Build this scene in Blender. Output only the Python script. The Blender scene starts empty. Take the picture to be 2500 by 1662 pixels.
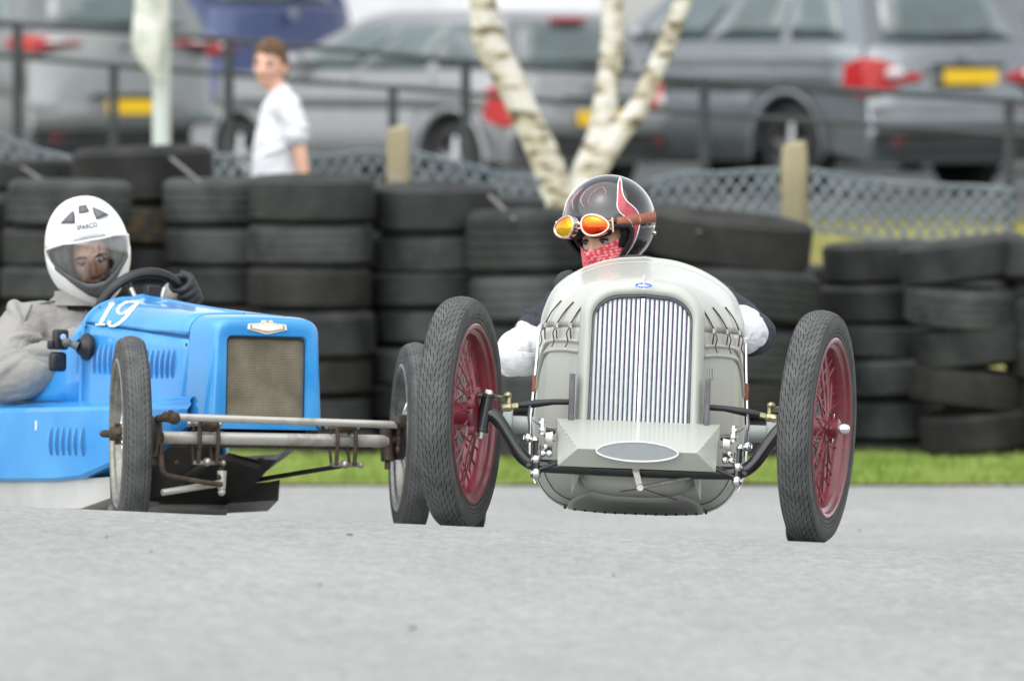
import bpy, bmesh, math, random
from mathutils import Vector, Matrix, Euler, noise

# ------------------------------------------------------------------ camera, sky, sun, exposure
SC = bpy.context.scene
COL = SC.collection
F_PX, CAM_H, Y_HOR = 24080.0, 1.395, 100.0      # focal length in photo pixels, eye height, horizon row
cam_d = bpy.data.cameras.new('camera')
cam = bpy.data.objects.new('camera', cam_d)
COL.objects.link(cam)
cam.location = (0, 0, CAM_H)
cam.rotation_euler = (math.radians(90), 0, 0)
cam_d.sensor_width = 36.0
cam_d.lens = F_PX / 2500.0 * 36.0
cam_d.shift_y = -(831.0 - Y_HOR) / 2500.0
cam_d.clip_start, cam_d.clip_end = 0.5, 3000.0
cam_d.dof.use_dof = True
cam_d.dof.focus_distance = 28.5
cam_d.dof.aperture_fstop = 5.7
SC.camera = cam

SUN_EL, SUN_AZ = 58.0, 205.0        # elevation, compass azimuth measured from +Y clockwise
world = bpy.data.worlds.new('World')
SC.world = world
world.use_nodes = True
wn, wl = world.node_tree.nodes, world.node_tree.links
wn.clear()
w_out = wn.new('ShaderNodeOutputWorld')
w_bg = wn.new('ShaderNodeBackground')
w_sky = wn.new('ShaderNodeTexSky')
w_sky.sky_type = 'NISHITA'
w_sky.sun_disc = False
w_sky.sun_elevation = math.radians(SUN_EL)
w_sky.sun_rotation = math.radians(SUN_AZ)
w_sky.air_density, w_sky.dust_density, w_sky.ozone_density = 1.0, 1.6, 1.0
w_hsv = wn.new('ShaderNodeHueSaturation')       # a cloudy sky is nearly colourless
w_hsv.inputs['Saturation'].default_value = 0.16
w_bg.inputs['Strength'].default_value = 0.15
wl.new(w_sky.outputs[0], w_hsv.inputs['Color'])
wl.new(w_hsv.outputs[0], w_bg.inputs['Color'])
wl.new(w_bg.outputs[0], w_out.inputs[0])

sun_d = bpy.data.lights.new('sun', 'SUN')
sun_d.energy = 1.3
sun_d.angle = math.radians(115)
sun_d.color = (1.0, 0.985, 0.95)
sun = bpy.data.objects.new('sun', sun_d)
COL.objects.link(sun)
_el, _az = math.radians(SUN_EL), math.radians(SUN_AZ)
_sd = Vector((math.sin(_az) * math.cos(_el), math.cos(_az) * math.cos(_el), math.sin(_el)))
sun.rotation_euler = _sd.to_track_quat('Z', 'Y').to_euler()
sun.location = _sd * 60

SC.view_settings.view_transform = 'Standard'
SC.view_settings.look = 'None'
SC.view_settings.exposure = 0.95
SC.view_settings.gamma = 1.0
SC.view_settings.use_curve_mapping = False

# ------------------------------------------------------------------ helpers
RNG = random.Random(7)
rad = math.radians
V = Vector

def lerp(a, b, t): return a + (b - a) * t
def smooth(t):
    t = max(0.0, min(1.0, t)); return t * t * (3 - 2 * t)
def interp(tab, x):
    if x <= tab[0][0]: return tab[0][1]
    for (a, va), (b, vb) in zip(tab, tab[1:]):
        if x <= b: return lerp(va, vb, (x - a) / (b - a))
    return tab[-1][1]
def catmull(pts, n):
    """resample a polyline of vectors as a smooth curve with n spans per segment"""
    P = [V(p) for p in pts]
    out = []
    for i in range(len(P) - 1):
        p0 = P[i - 1] if i > 0 else P[i] * 2 - P[i + 1]
        p1, p2 = P[i], P[i + 1]
        p3 = P[i + 2] if i + 2 < len(P) else P[i + 1] * 2 - P[i]
        for k in range(n):
            t = k / n
            out.append(0.5 * ((2 * p1) + (p2 - p0) * t + (2 * p0 - 5 * p1 + 4 * p2 - p3) * t * t + (3 * p1 - p0 - 3 * p2 + p3) * t ** 3))
    out.append(P[-1])
    return out

def at(px, py, d, k=2500.0 / 2359.0):
    """where the line of sight through a photo position (2359 px wide copy) reaches depth d"""
    px, py = px * k, py * k
    return V(((px - 1250) / F_PX * d, d, CAM_H - (py - Y_HOR) / F_PX * d))

class MB:
    def __init__(s): s.v, s.f, s.m = [], [], []
    def add(s, vs, fs, mi=0):
        o = len(s.v)
        s.v += [V(p) for p in vs]
        s.f += [tuple(i + o for i in f) for f in fs]
        s.m += [mi] * len(fs)
        return s
    def box(s, c, d, R=None, mi=0, taper=1.0):
        c = V(c); hx, hy, hz = d[0] / 2, d[1] / 2, d[2] / 2
        vs = []
        for z in (-1, 1):
            k = taper if z > 0 else 1.0
            for x, y in ((-1, -1), (1, -1), (1, 1), (-1, 1)):
                p = V((x * hx * k, y * hy * k, z * hz))
                if R is not None: p = R @ p
                vs.append(c + p)
        return s.add(vs, [(3, 2, 1, 0), (4, 5, 6, 7), (0, 1, 5, 4), (1, 2, 6, 5), (2, 3, 7, 6), (3, 0, 4, 7)], mi)
    def loft(s, rings, closed=True, cap0=False, cap1=False, mi=0, flip=False):
        n = len(rings[0]); o = len(s.v)
        for r in rings: s.v += [V(p) for p in r]
        fs = []
        for i in range(len(rings) - 1):
            for j in range(n if closed else n - 1):
                a, b = o + i * n + j, o + i * n + (j + 1) % n
                q = (a, b, b + n, a + n)
                fs.append(q[::-1] if flip else q)
        if cap0: fs.append(tuple(o + j for j in (range(n) if flip else reversed(range(n)))))
        if cap1: fs.append(tuple(o + (len(rings) - 1) * n + j for j in (reversed(range(n)) if flip else range(n))))
        s.f += fs; s.m += [mi] * len(fs)
        return s
    def tube(s, pts, r, n=10, cap=True, mi=0, flat=1.0, up=None):
        P = [V(p) for p in pts]
        rs = r if isinstance(r, (list, tuple)) else [r] * len(P)
        if len(rs) != len(P): rs = [interp([(k / (len(rs) - 1), v) for k, v in enumerate(rs)], i / (len(P) - 1)) for i in range(len(P))]
        T = []
        for i in range(len(P)):
            t = P[min(i + 1, len(P) - 1)] - P[max(i - 1, 0)]
            T.append(t.normalized() if t.length > 1e-9 else V((0, 0, 1)))
        u = V(up) if up else (V((0, 0, 1)) if abs(T[0].z) < 0.9 else V((1, 0, 0)))
        a = (u - T[0] * u.dot(T[0])).normalized()
        rings = []
        for i in range(len(P)):
            a = (a - T[i] * a.dot(T[i])).normalized()
            b = T[i].cross(a)
            rings.append([P[i] + (a * math.cos(2 * math.pi * k / n) * flat + b * math.sin(2 * math.pi * k / n)) * rs[i] for k in range(n)])
        return s.loft(rings, True, cap, cap, mi)
    def lathe(s, prof, n=48, c=(0, 0, 0), axis='X', closed=False, mi=0, R=None, a0=0.0, a1=2 * math.pi):
        c = V(c); full = abs(a1 - a0 - 2 * math.pi) < 1e-6
        rings = []
        for k in range(n if full else n + 1):
            t = a0 + (a1 - a0) * k / n
            cs, sn = math.cos(t), math.sin(t)
            ring = []
            for a, r in prof:
                p = {'X': V((a, r * cs, r * sn)), 'Y': V((r * sn, a, r * cs)), 'Z': V((r * cs, r * sn, a))}[axis]
                if R is not None: p = R @ p
                ring.append(c + p)
            rings.append(ring)
        if full: rings.append(rings[0])
        o = len(s.v); s.loft(rings, closed, mi=mi)
        return s
    def sphere(s, c, r, nu=16, nv=10, mi=0, R=None):
        c = V(c); r = (r, r, r) if not isinstance(r, (list, tuple)) else r
        rings = []
        for j in range(nv + 1):
            e = -math.pi / 2 + math.pi * j / nv
            e = max(min(e, math.pi / 2 - 1e-3), -math.pi / 2 + 1e-3)
            ring = []
            for i in range(nu):
                t = 2 * math.pi * i / nu
                p = V((r[0] * math.cos(e) * math.cos(t), r[1] * math.cos(e) * math.sin(t), r[2] * math.sin(e)))
                if R is not None: p = R @ p
                ring.append(c + p)
            rings.append(ring)
        return s.loft(rings, True, True, True, mi)
    def prism(s, poly, fn, h0, h1, mi=0):
        """poly of (a,b); fn(a,b,h) -> point; extruded from h0 to h1"""
        n = len(poly)
        vs = [fn(a, b, h0) for a, b in poly] + [fn(a, b, h1) for a, b in poly]
        fs = [tuple(reversed(range(n))), tuple(range(n, 2 * n))] + [(i, (i + 1) % n, n + (i + 1) % n, n + i) for i in range(n)]
        return s.add(vs, fs, mi)
    def mesh(s, name, mats, angle=38, weld=0.0):
        me = bpy.data.meshes.new(name)
        me.from_pydata([tuple(p) for p in s.v], [], s.f)
        bm = bmesh.new(); bm.from_mesh(me)
        for f, mi in zip(bm.faces, s.m): f.material_index = mi
        bmesh.ops.remove_doubles(bm, verts=bm.verts, dist=max(weld, 1e-6))
        bmesh.ops.recalc_face_normals(bm, faces=bm.faces)
        bm.to_mesh(me); bm.free()
        for m in (mats if isinstance(mats, (list, tuple)) else [mats]): me.materials.append(m)
        if angle:
            me.shade_smooth(); me.set_sharp_from_angle(angle=rad(angle))
        return me
    def build(s, name, mats, parent=None, angle=38, bevel=0.0, bseg=2, sub=0, loc=None, rot=None, solid=0.0):
        o = bpy.data.objects.new(name, s.mesh(name, mats, angle))
        COL.objects.link(o)
        if parent is not None: o.parent = parent
        if loc is not None: o.location = loc
        if rot is not None: o.rotation_euler = rot
        if solid:
            m = o.modifiers.new('thickness', 'SOLIDIFY'); m.thickness = solid; m.offset = -1
        if bevel:
            m = o.modifiers.new('bevel', 'BEVEL'); m.width = bevel; m.segments = bseg; m.limit_method = 'ANGLE'; m.angle_limit = rad(32); m.harden_normals = False
        if sub:
            m = o.modifiers.new('subdivision', 'SUBSURF'); m.levels = sub; m.render_levels = sub
        return o

def tag(o, label=None, cat=None, group=None, kind=None):
    if label: o['label'] = label
    if cat: o['category'] = cat
    if group: o['group'] = group
    if kind: o['kind'] = kind
    return o
def empty(name, loc=(0, 0, 0), parent=None, rot=None, matrix=None):
    o = bpy.data.objects.new(name, None)
    o.empty_display_size = 0.1
    COL.objects.link(o)
    if parent is not None: o.parent = parent
    if matrix is not None: o.matrix_basis = matrix
    else:
        o.location = loc
        if rot is not None: o.rotation_euler = rot
    return o
def copy_obj(o, parent=None):
    c = o.copy(); COL.objects.link(c)
    if parent is not None: c.parent = parent
    return c

# ------------------------------------------------------------------ materials
MATS = {}
def mat(name, col, rough=0.6, metal=0.0, noise_scale=None, noise_amt=0.15, col2=None, bump=0.0, bump_scale=None,
        coat=0.0, spec=0.5, fac_lo=0.35, fac_hi=0.65, detail=4.0, stretch=None, rough_var=0.0, sheen=0.0, alpha=1.0, trans=0.0):
    if name in MATS: return MATS[name]
    m = bpy.data.materials.new(name); m.use_nodes = True
    nt = m.node_tree; N, L = nt.nodes, nt.links
    b = N['Principled BSDF']
    c = tuple(col) + (1.0,)
    b.inputs['Base Color'].default_value = c
    b.inputs['Roughness'].default_value = rough
    b.inputs['Metallic'].default_value = metal
    b.inputs['Specular IOR Level'].default_value = spec
    b.inputs['Coat Weight'].default_value = coat
    b.inputs['Coat Roughness'].default_value = 0.06
    if sheen: b.inputs['Sheen Weight'].default_value = sheen
    if trans: b.inputs['Transmission Weight'].default_value = trans
    if alpha < 1: b.inputs['Alpha'].default_value = alpha
    tc = None
    def coords(scale_vec=None):
        nonlocal tc
        if tc is None: tc = N.new('ShaderNodeTexCoord')
        if scale_vec is None: return tc.outputs['Object']
        mp = N.new('ShaderNodeMapping'); mp.inputs['Scale'].default_value = scale_vec
        L.new(tc.outputs['Object'], mp.inputs['Vector']); return mp.outputs['Vector']
    if noise_scale:
        n = N.new('ShaderNodeTexNoise'); n.inputs['Scale'].default_value = noise_scale; n.inputs['Detail'].default_value = detail
        n.inputs['Roughness'].default_value = 0.6
        L.new(coords(stretch), n.inputs['Vector'])
        r = N.new('ShaderNodeValToRGB')
        r.color_ramp.elements[0].position = fac_lo; r.color_ramp.elements[1].position = fac_hi
        c2 = tuple(col2) + (1.0,) if col2 else tuple(min(1, x * (1 + noise_amt)) for x in col) + (1.0,)
        c1 = c if col2 else tuple(x * (1 - noise_amt) for x in col) + (1.0,)
        r.color_ramp.elements[0].color = c1; r.color_ramp.elements[1].color = c2
        L.new(n.outputs['Fac'], r.inputs['Fac'])
        L.new(r.outputs['Color'], b.inputs['Base Color'])
        if rough_var:
            mr = N.new('ShaderNodeMapRange'); mr.inputs['To Min'].default_value = max(0.02, rough - rough_var); mr.inputs['To Max'].default_value = min(1, rough + rough_var)
            mr.inputs['From Min'].default_value = 0.3; mr.inputs['From Max'].default_value = 0.7
            L.new(n.outputs['Fac'], mr.inputs['Value']); L.new(mr.outputs[0], b.inputs['Roughness'])
    if bump:
        n2 = N.new('ShaderNodeTexNoise'); n2.inputs['Scale'].default_value = bump_scale or 60; n2.inputs['Detail'].default_value = 5
        L.new(coords(stretch), n2.inputs['Vector'])
        bp = N.new('ShaderNodeBump'); bp.inputs['Strength'].default_value = bump; bp.inputs['Distance'].default_value = 0.01
        L.new(n2.outputs['Fac'], bp.inputs['Height']); L.new(bp.outputs['Normal'], b.inputs['Normal'])
    MATS[name] = m
    return m
def nodes_of(m): return m.node_tree.nodes, m.node_tree.links, m.node_tree.nodes['Principled BSDF']

M_asphalt = mat('asphalt', (0.268, 0.276, 0.266), 0.75, noise_scale=55, col2=(0.366, 0.375, 0.362), bump=0.25, bump_scale=160, fac_lo=0.3, fac_hi=0.7, spec=0.35)
def _asphalt():
    N, L, b = nodes_of(M_asphalt)
    tc = N.new('ShaderNodeTexCoord')
    mp = N.new('ShaderNodeMapping'); mp.inputs['Scale'].default_value = (1.0, 0.22, 1.0); L.new(tc.outputs['Object'], mp.inputs['Vector'])
    n = N.new('ShaderNodeTexNoise'); n.inputs['Scale'].default_value = 1.3; n.inputs['Detail'].default_value = 6; n.inputs['Roughness'].default_value = 0.7
    L.new(mp.outputs['Vector'], n.inputs['Vector'])
    r = N.new('ShaderNodeValToRGB'); r.color_ramp.elements[0].position = 0.35; r.color_ramp.elements[1].position = 0.7
    r.color_ramp.elements[0].color = (0.88, 0.88, 0.88, 1); r.color_ramp.elements[1].color = (1.05, 1.05, 1.045, 1)
    L.new(n.outputs['Fac'], r.inputs['Fac'])
    src = b.inputs['Base Color'].links[0].from_socket
    # chippings: scattered dark and light stones in the surface
    vo = N.new('ShaderNodeTexVoronoi'); vo.inputs['Scale'].default_value = 45; L.new(tc.outputs['Object'], vo.inputs['Vector'])
    vr = N.new('ShaderNodeValToRGB'); vr.color_ramp.elements[0].position = 0.0; vr.color_ramp.elements[1].position = 1.0
    vr.color_ramp.elements[0].color = (0.66, 0.66, 0.66, 1); vr.color_ramp.elements[1].color = (1.16, 1.16, 1.16, 1)
    sep = N.new('ShaderNodeSeparateColor'); L.new(vo.outputs['Color'], sep.inputs[0]); L.new(sep.outputs[0], vr.inputs['Fac'])
    m0 = N.new('ShaderNodeMix'); m0.data_type = 'RGBA'; m0.blend_type = 'MULTIPLY'; m0.inputs[0].default_value = 1.0
    L.new(src, m0.inputs[6]); L.new(r.outputs['Color'], m0.inputs[7])
    m1 = N.new('ShaderNodeMix'); m1.data_type = 'RGBA'; m1.blend_type = 'MULTIPLY'; m1.inputs[0].default_value = 0.85
    L.new(m0.outputs[2], m1.inputs[6]); L.new(vr.outputs['Color'], m1.inputs[7])
    L.new(m1.outputs[2], b.inputs['Base Color'])
_asphalt()
M_soil = mat('grassy_soil', (0.19, 0.19, 0.05), 0.95, noise_scale=3.0, col2=(0.34, 0.30, 0.11), bump=0.5, bump_scale=40)
M_carpark = mat('car_park_shadow_dark', (0.035, 0.042, 0.042), 0.95, noise_scale=14, col2=(0.06, 0.068, 0.066), bump=0.4, bump_scale=50)  # ground colour darkened to stand for the shadow below the parked cars
M_grass = mat('grass_blade', (0.125, 0.235, 0.028), 0.6, noise_scale=1.6, col2=(0.26, 0.34, 0.08), fac_lo=0.3, fac_hi=0.62, spec=0.3)
M_grass_dry = mat('dry_grass_blade', (0.30, 0.27, 0.09), 0.7, noise_scale=1.2, col2=(0.20, 0.22, 0.05), spec=0.3)
M_rubber = mat('old_rubber', (0.010, 0.012, 0.012), 0.72, noise_scale=4, col2=(0.041, 0.045, 0.043), bump=0.3, bump_scale=70, fac_lo=0.35, fac_hi=0.72, spec=0.4)
M_rubber2 = mat('brownish_rubber', (0.011, 0.0125, 0.012), 0.75, noise_scale=4, col2=(0.039, 0.038, 0.032), bump=0.3, bump_scale=60, fac_lo=0.4, fac_hi=0.75, spec=0.35)
M_rubber3 = mat('grey_rubber', (0.016, 0.020, 0.021), 0.66, noise_scale=5, col2=(0.056, 0.062, 0.061), bump=0.3, bump_scale=70, spec=0.4)
M_race_rubber = mat('race_tyre_rubber', (0.05, 0.052, 0.053), 0.75, noise_scale=18, col2=(0.085, 0.086, 0.085), bump=0.25, bump_scale=120, spec=0.35)
M_tread = mat('race_tyre_tread', (0.062, 0.065, 0.066), 0.85, noise_scale=14, col2=(0.105, 0.108, 0.107), spec=0.3)
M_groove = mat('race_tyre_groove', (0.022, 0.023, 0.024), 0.9, spec=0.2)
M_yellow_paint = mat('flaking_yellow_paint', (0.085, 0.060, 0.018), 0.7, noise_scale=14, col2=(0.03, 0.028, 0.025), fac_lo=0.45, fac_hi=0.55)
M_silver = mat('pale_grey_paint', (0.43, 0.45, 0.405), 0.36, noise_scale=3, noise_amt=0.03, coat=0.25, rough_var=0.05)
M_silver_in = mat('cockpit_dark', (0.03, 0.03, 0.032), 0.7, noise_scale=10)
M_under = mat('aluminium_undertray', (0.40, 0.41, 0.39), 0.42, 0.1, noise_scale=5, noise_amt=0.12, rough_var=0.1)
M_chrome = mat('chrome', (0.78, 0.79, 0.80), 0.12, 1.0, noise_scale=40, noise_amt=0.06)
M_bar = mat('polished_grille_bar', (0.62, 0.68, 0.67), 0.28, 0.25, noise_scale=60, noise_amt=0.06)
M_rim_grey = mat('dull_grey_rim', (0.24, 0.235, 0.21), 0.45, 0.7, noise_scale=25, noise_amt=0.3, rough_var=0.12)
M_dullmetal = mat('dull_plated_steel', (0.42, 0.41, 0.38), 0.38, 0.85, noise_scale=25, noise_amt=0.3, rough_var=0.12)
M_core = mat('radiator_core_dark', (0.17, 0.14, 0.25), 0.55, noise_scale=120, noise_amt=0.35, bump=0.4, bump_scale=300)
M_black = mat('black_gloss_paint', (0.012, 0.013, 0.015), 0.28, noise_scale=12, noise_amt=0.3, coat=0.4)
M_blackp = mat('black_plastic', (0.010, 0.011, 0.014), 0.42, noise_scale=30, noise_amt=0.3)
M_darksteel = mat('dark_grey_steel_plate', (0.12, 0.12, 0.135), 0.4, 0.6, noise_scale=20, noise_amt=0.2)
M_brass = mat('zinc_yellow_steel', (0.46, 0.42, 0.25), 0.38, 0.8, noise_scale=40, noise_amt=0.25)
M_red = mat('crimson_enamel', (0.150, 0.017, 0.026), 0.34, noise_scale=14, noise_amt=0.18, coat=0.35)
M_leather = mat('brown_leather', (0.075, 0.026, 0.018), 0.6, noise_scale=80, noise_amt=0.3, bump=0.2, bump_scale=200)
M_seam = mat('panel_gap', (0.02, 0.02, 0.02), 0.9)
M_rust = mat('rusty_painted_steel', (0.10, 0.072, 0.05), 0.7, 0.3, noise_scale=30, col2=(0.035, 0.028, 0.024), bump=0.2, bump_scale=90)
M_axle = mat('worn_silver_axle_paint', (0.56, 0.55, 0.50), 0.42, 0.5, noise_scale=9, col2=(0.20, 0.165, 0.12), fac_lo=0.52, fac_hi=0.78, rough_var=0.1)
M_oily = mat('oily_black_steel', (0.018, 0.017, 0.017), 0.5, 0.3, noise_scale=20, col2=(0.035, 0.028, 0.022))
M_blue = mat('sky_blue_paint', (0.013, 0.225, 0.60), 0.36, noise_scale=3.2, col2=(0.055, 0.33, 0.69), coat=0.6, fac_lo=0.3, fac_hi=0.7, rough_var=0.14)
M_blue_in_louvre_shade = mat('blue_inside_and_louvre_shade', (0.015, 0.12, 0.33), 0.6)  # inner paint, and the shade coloured onto the louvre faces
M_white_paint = mat('white_paint', (0.80, 0.81, 0.81), 0.45, noise_scale=30, noise_amt=0.04)
M_tray = mat('dusty_grey_undertray', (0.40, 0.40, 0.385), 0.6, noise_scale=4, col2=(0.50, 0.50, 0.48))
M_gold = mat('badge_gold_line', (0.42, 0.33, 0.17), 0.45, 0.5, noise_scale=60, noise_amt=0.2)
M_cream = mat('badge_cream', (0.78, 0.74, 0.66), 0.4, noise_scale=50, noise_amt=0.06)
M_badge_blue = mat('badge_blue_enamel', (0.04, 0.13, 0.62), 0.25, noise_scale=80, noise_amt=0.15, coat=0.5)
M_skin = mat('skin', (0.62, 0.35, 0.25), 0.5, noise_scale=28, col2=(0.72, 0.44, 0.33), bump=0.05, bump_scale=150, spec=0.4)
M_eyewhite = mat('eye_white', (0.45, 0.42, 0.40), 0.25, noise_scale=60, noise_amt=0.05)
M_iris = mat('iris_brown', (0.05, 0.03, 0.018), 0.2, noise_scale=200, noise_amt=0.3)
M_hair = mat('brown_hair', (0.085, 0.045, 0.022), 0.6, noise_scale=60, col2=(0.17, 0.095, 0.045), bump=0.6, bump_scale=110, stretch=(1, 1, 0.25))
M_brow = mat('dark_brow_hair', (0.03, 0.02, 0.014), 0.7, noise_scale=200, noise_amt=0.4)
M_sweater = mat('charcoal_wool', (0.026, 0.030, 0.040), 0.9, noise_scale=9, col2=(0.040, 0.046, 0.058), bump=0.5, bump_scale=55)
M_whitecloth = mat('white_cotton', (0.64, 0.66, 0.69), 0.85, noise_scale=6, noise_amt=0.04, bump=0.6, bump_scale=16, sheen=0.1)
M_overall = mat('grey_beige_overall', (0.255, 0.25, 0.235), 0.85, noise_scale=7, noise_amt=0.07, bump=0.5, bump_scale=40, sheen=0.1)
M_glove = mat('black_leather_glove', (0.014, 0.016, 0.018), 0.55, noise_scale=40, noise_amt=0.4, bump=0.5, bump_scale=90)
M_helmet_w = mat('white_helmet_shell', (0.80, 0.81, 0.81), 0.22, noise_scale=8, noise_amt=0.02, coat=0.5)
M_helmet_b = mat('black_helmet_lacquer', (0.014, 0.015, 0.017), 0.10, noise_scale=10, noise_amt=0.3, coat=1.0, spec=0.5)
M_liner = mat('black_helmet_padding', (0.014, 0.014, 0.017), 0.9, noise_scale=80, noise_amt=0.4, bump=0.4, bump_scale=200)
M_flame = mat('metallic_red_flame', (0.42, 0.05, 0.07), 0.22, 0.25, noise_scale=60, noise_amt=0.2, coat=0.8)
M_pinkline = mat('faint_pink_pinstripe', (0.36, 0.16, 0.18), 0.3, noise_scale=50, noise_amt=0.2, coat=0.5)
M_strap = mat('tan_goggle_strap', (0.30, 0.105, 0.062), 0.75, noise_scale=90, noise_amt=0.15, bump=0.2, bump_scale=300)
M_copper = mat('rose_copper_frame', (0.72, 0.50, 0.40), 0.25, 0.9, noise_scale=60, noise_amt=0.15)
M_vent = mat('grey_vent_plastic', (0.09, 0.095, 0.105), 0.4, noise_scale=40, noise_amt=0.2)
M_wood = mat('weathered_wood_post', (0.27, 0.235, 0.14), 0.85, noise_scale=8, col2=(0.37, 0.33, 0.215), bump=0.6, bump_scale=25, stretch=(1, 1, 0.15))
M_rail = mat('dark_green_grey_rail', (0.020, 0.030, 0.034), 0.5, noise_scale=10, noise_amt=0.25)
M_net = mat('blue_grey_plastic_net', (0.125, 0.158, 0.178), 0.55, noise_scale=6, col2=(0.18, 0.21, 0.225))
M_pole = mat('pale_grey_pole', (0.46, 0.52, 0.51), 0.5, noise_scale=4, noise_amt=0.05)
M_cloth_pale = mat('pale_cloth', (0.40, 0.42, 0.38), 0.85, noise_scale=7, col2=(0.66, 0.69, 0.66), bump=0.7, bump_scale=20)
M_rope = mat('grey_ratchet_strap', (0.17, 0.165, 0.16), 0.85, noise_scale=40, noise_amt=0.25)
M_stone = mat('loose_stone', (0.15, 0.145, 0.14), 0.9, noise_scale=50, noise_amt=0.4)
M_leaf = mat('birch_leaf', (0.07, 0.13, 0.02), 0.55, noise_scale=2.0, col2=(0.12, 0.18, 0.035), spec=0.3)

def creases(m, scale, dist, strength=0.9):
    """ridged noise bump: the crisp folds of worn cloth"""
    N, L, b = nodes_of(m)
    tc = N.new('ShaderNodeTexCoord'); n = N.new('ShaderNodeTexNoise'); n.inputs['Scale'].default_value = scale; n.inputs['Detail'].default_value = 2.5; n.inputs['Distortion'].default_value = 0.9
    mp = N.new('ShaderNodeMapping'); mp.inputs['Rotation'].default_value = (0.4, 0.6, 0.3); mp.inputs['Scale'].default_value = (1.0, 1.0, 2.1); L.new(tc.outputs['Object'], mp.inputs['Vector']); L.new(mp.outputs['Vector'], n.inputs['Vector'])
    s = N.new('ShaderNodeMath'); s.operation = 'SUBTRACT'; s.inputs[1].default_value = 0.5; L.new(n.outputs['Fac'], s.inputs[0])
    a = N.new('ShaderNodeMath'); a.operation = 'ABSOLUTE'; L.new(s.outputs[0], a.inputs[0])
    p = N.new('ShaderNodeMath'); p.operation = 'POWER'; p.inputs[1].default_value = 0.6; L.new(a.outputs[0], p.inputs[0])
    bp = N.new('ShaderNodeBump'); bp.inputs['Strength'].default_value = strength; bp.inputs['Distance'].default_value = dist; L.new(p.outputs[0], bp.inputs['Height'])
    if b.inputs['Normal'].links: L.new(b.inputs['Normal'].links[0].from_socket, bp.inputs['Normal'])
    L.new(bp.outputs['Normal'], b.inputs['Normal'])
creases(M_overall, 3.0, 0.022, 0.5); creases(M_whitecloth, 6.0, 0.014, 0.7); creases(M_sweater, 7.0, 0.02, 0.8)

def lens_mat(name, c1, c2, c3):
    m = mat(name, c1, 0.08, 0.75)
    N, L, b = nodes_of(m)
    tc = N.new('ShaderNodeTexCoord'); sp = N.new('ShaderNodeSeparateXYZ'); L.new(tc.outputs['Generated'], sp.inputs[0])
    r = N.new('ShaderNodeValToRGB'); e = r.color_ramp.elements
    e[0].color = tuple(c1) + (1,); e[0].position = 0.15; e[1].color = tuple(c3) + (1,); e[1].position = 0.9
    x = e.new(0.5); x.color = tuple(c2) + (1,)
    L.new(sp.outputs['Z'], r.inputs['Fac']); L.new(r.outputs['Color'], b.inputs['Base Color'])
    return m
M_lens_r = lens_mat('red_mirror_lens', (0.60, 0.03, 0.01), (0.72, 0.08, 0.01), (0.85, 0.27, 0.02))
M_lens_y = lens_mat('yellow_mirror_lens', (0.62, 0.40, 0.01), (0.80, 0.40, 0.02), (0.85, 0.30, 0.02))

# red bandana with a white repeat
M_band = mat('red_bandana', (0.80, 0.06, 0.085), 0.8, bump=0.3, bump_scale=30)
def _band():
    N, L, b = nodes_of(M_band)
    tc = N.new('ShaderNodeTexCoord'); mp = N.new('ShaderNodeMapping'); mp.inputs['Scale'].default_value = (78, 78, 120); mp.inputs['Rotation'].default_value = (0, rad(14), 0)
    L.new(tc.outputs['Object'], mp.inputs['Vector'])
    vo = N.new('ShaderNodeTexVoronoi'); vo.inputs['Scale'].default_value = 1.0; vo.inputs['Randomness'].default_value = 0.35
    L.new(mp.outputs['Vector'], vo.inputs['Vector'])
    wv = N.new('ShaderNodeTexWave'); wv.inputs['Scale'].default_value = 2.2; wv.inputs['Distortion'].default_value = 1.0
    L.new(mp.outputs['Vector'], wv.inputs['Vector'])
    lt = N.new('ShaderNodeMath'); lt.operation = 'LESS_THAN'; lt.inputs[1].default_value = 0.44; L.new(vo.outputs['Distance'], lt.inputs[0])
    gt = N.new('ShaderNodeMath'); gt.operation = 'GREATER_THAN'; gt.inputs[1].default_value = 0.45; L.new(wv.outputs['Fac'], gt.inputs[0])
    mu = N.new('ShaderNodeMath'); mu.operation = 'MULTIPLY'; L.new(lt.outputs[0], mu.inputs[0]); L.new(gt.outputs[0], mu.inputs[1])
    mx = N.new('ShaderNodeMix'); mx.data_type = 'RGBA'
    mx.inputs[6].default_value = (0.80, 0.06, 0.085, 1); mx.inputs[7].default_value = (0.80, 0.62, 0.66, 1)
    L.new(mu.outputs[0], mx.inputs[0]); L.new(mx.outputs[2], b.inputs['Base Color'])
_band()

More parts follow.
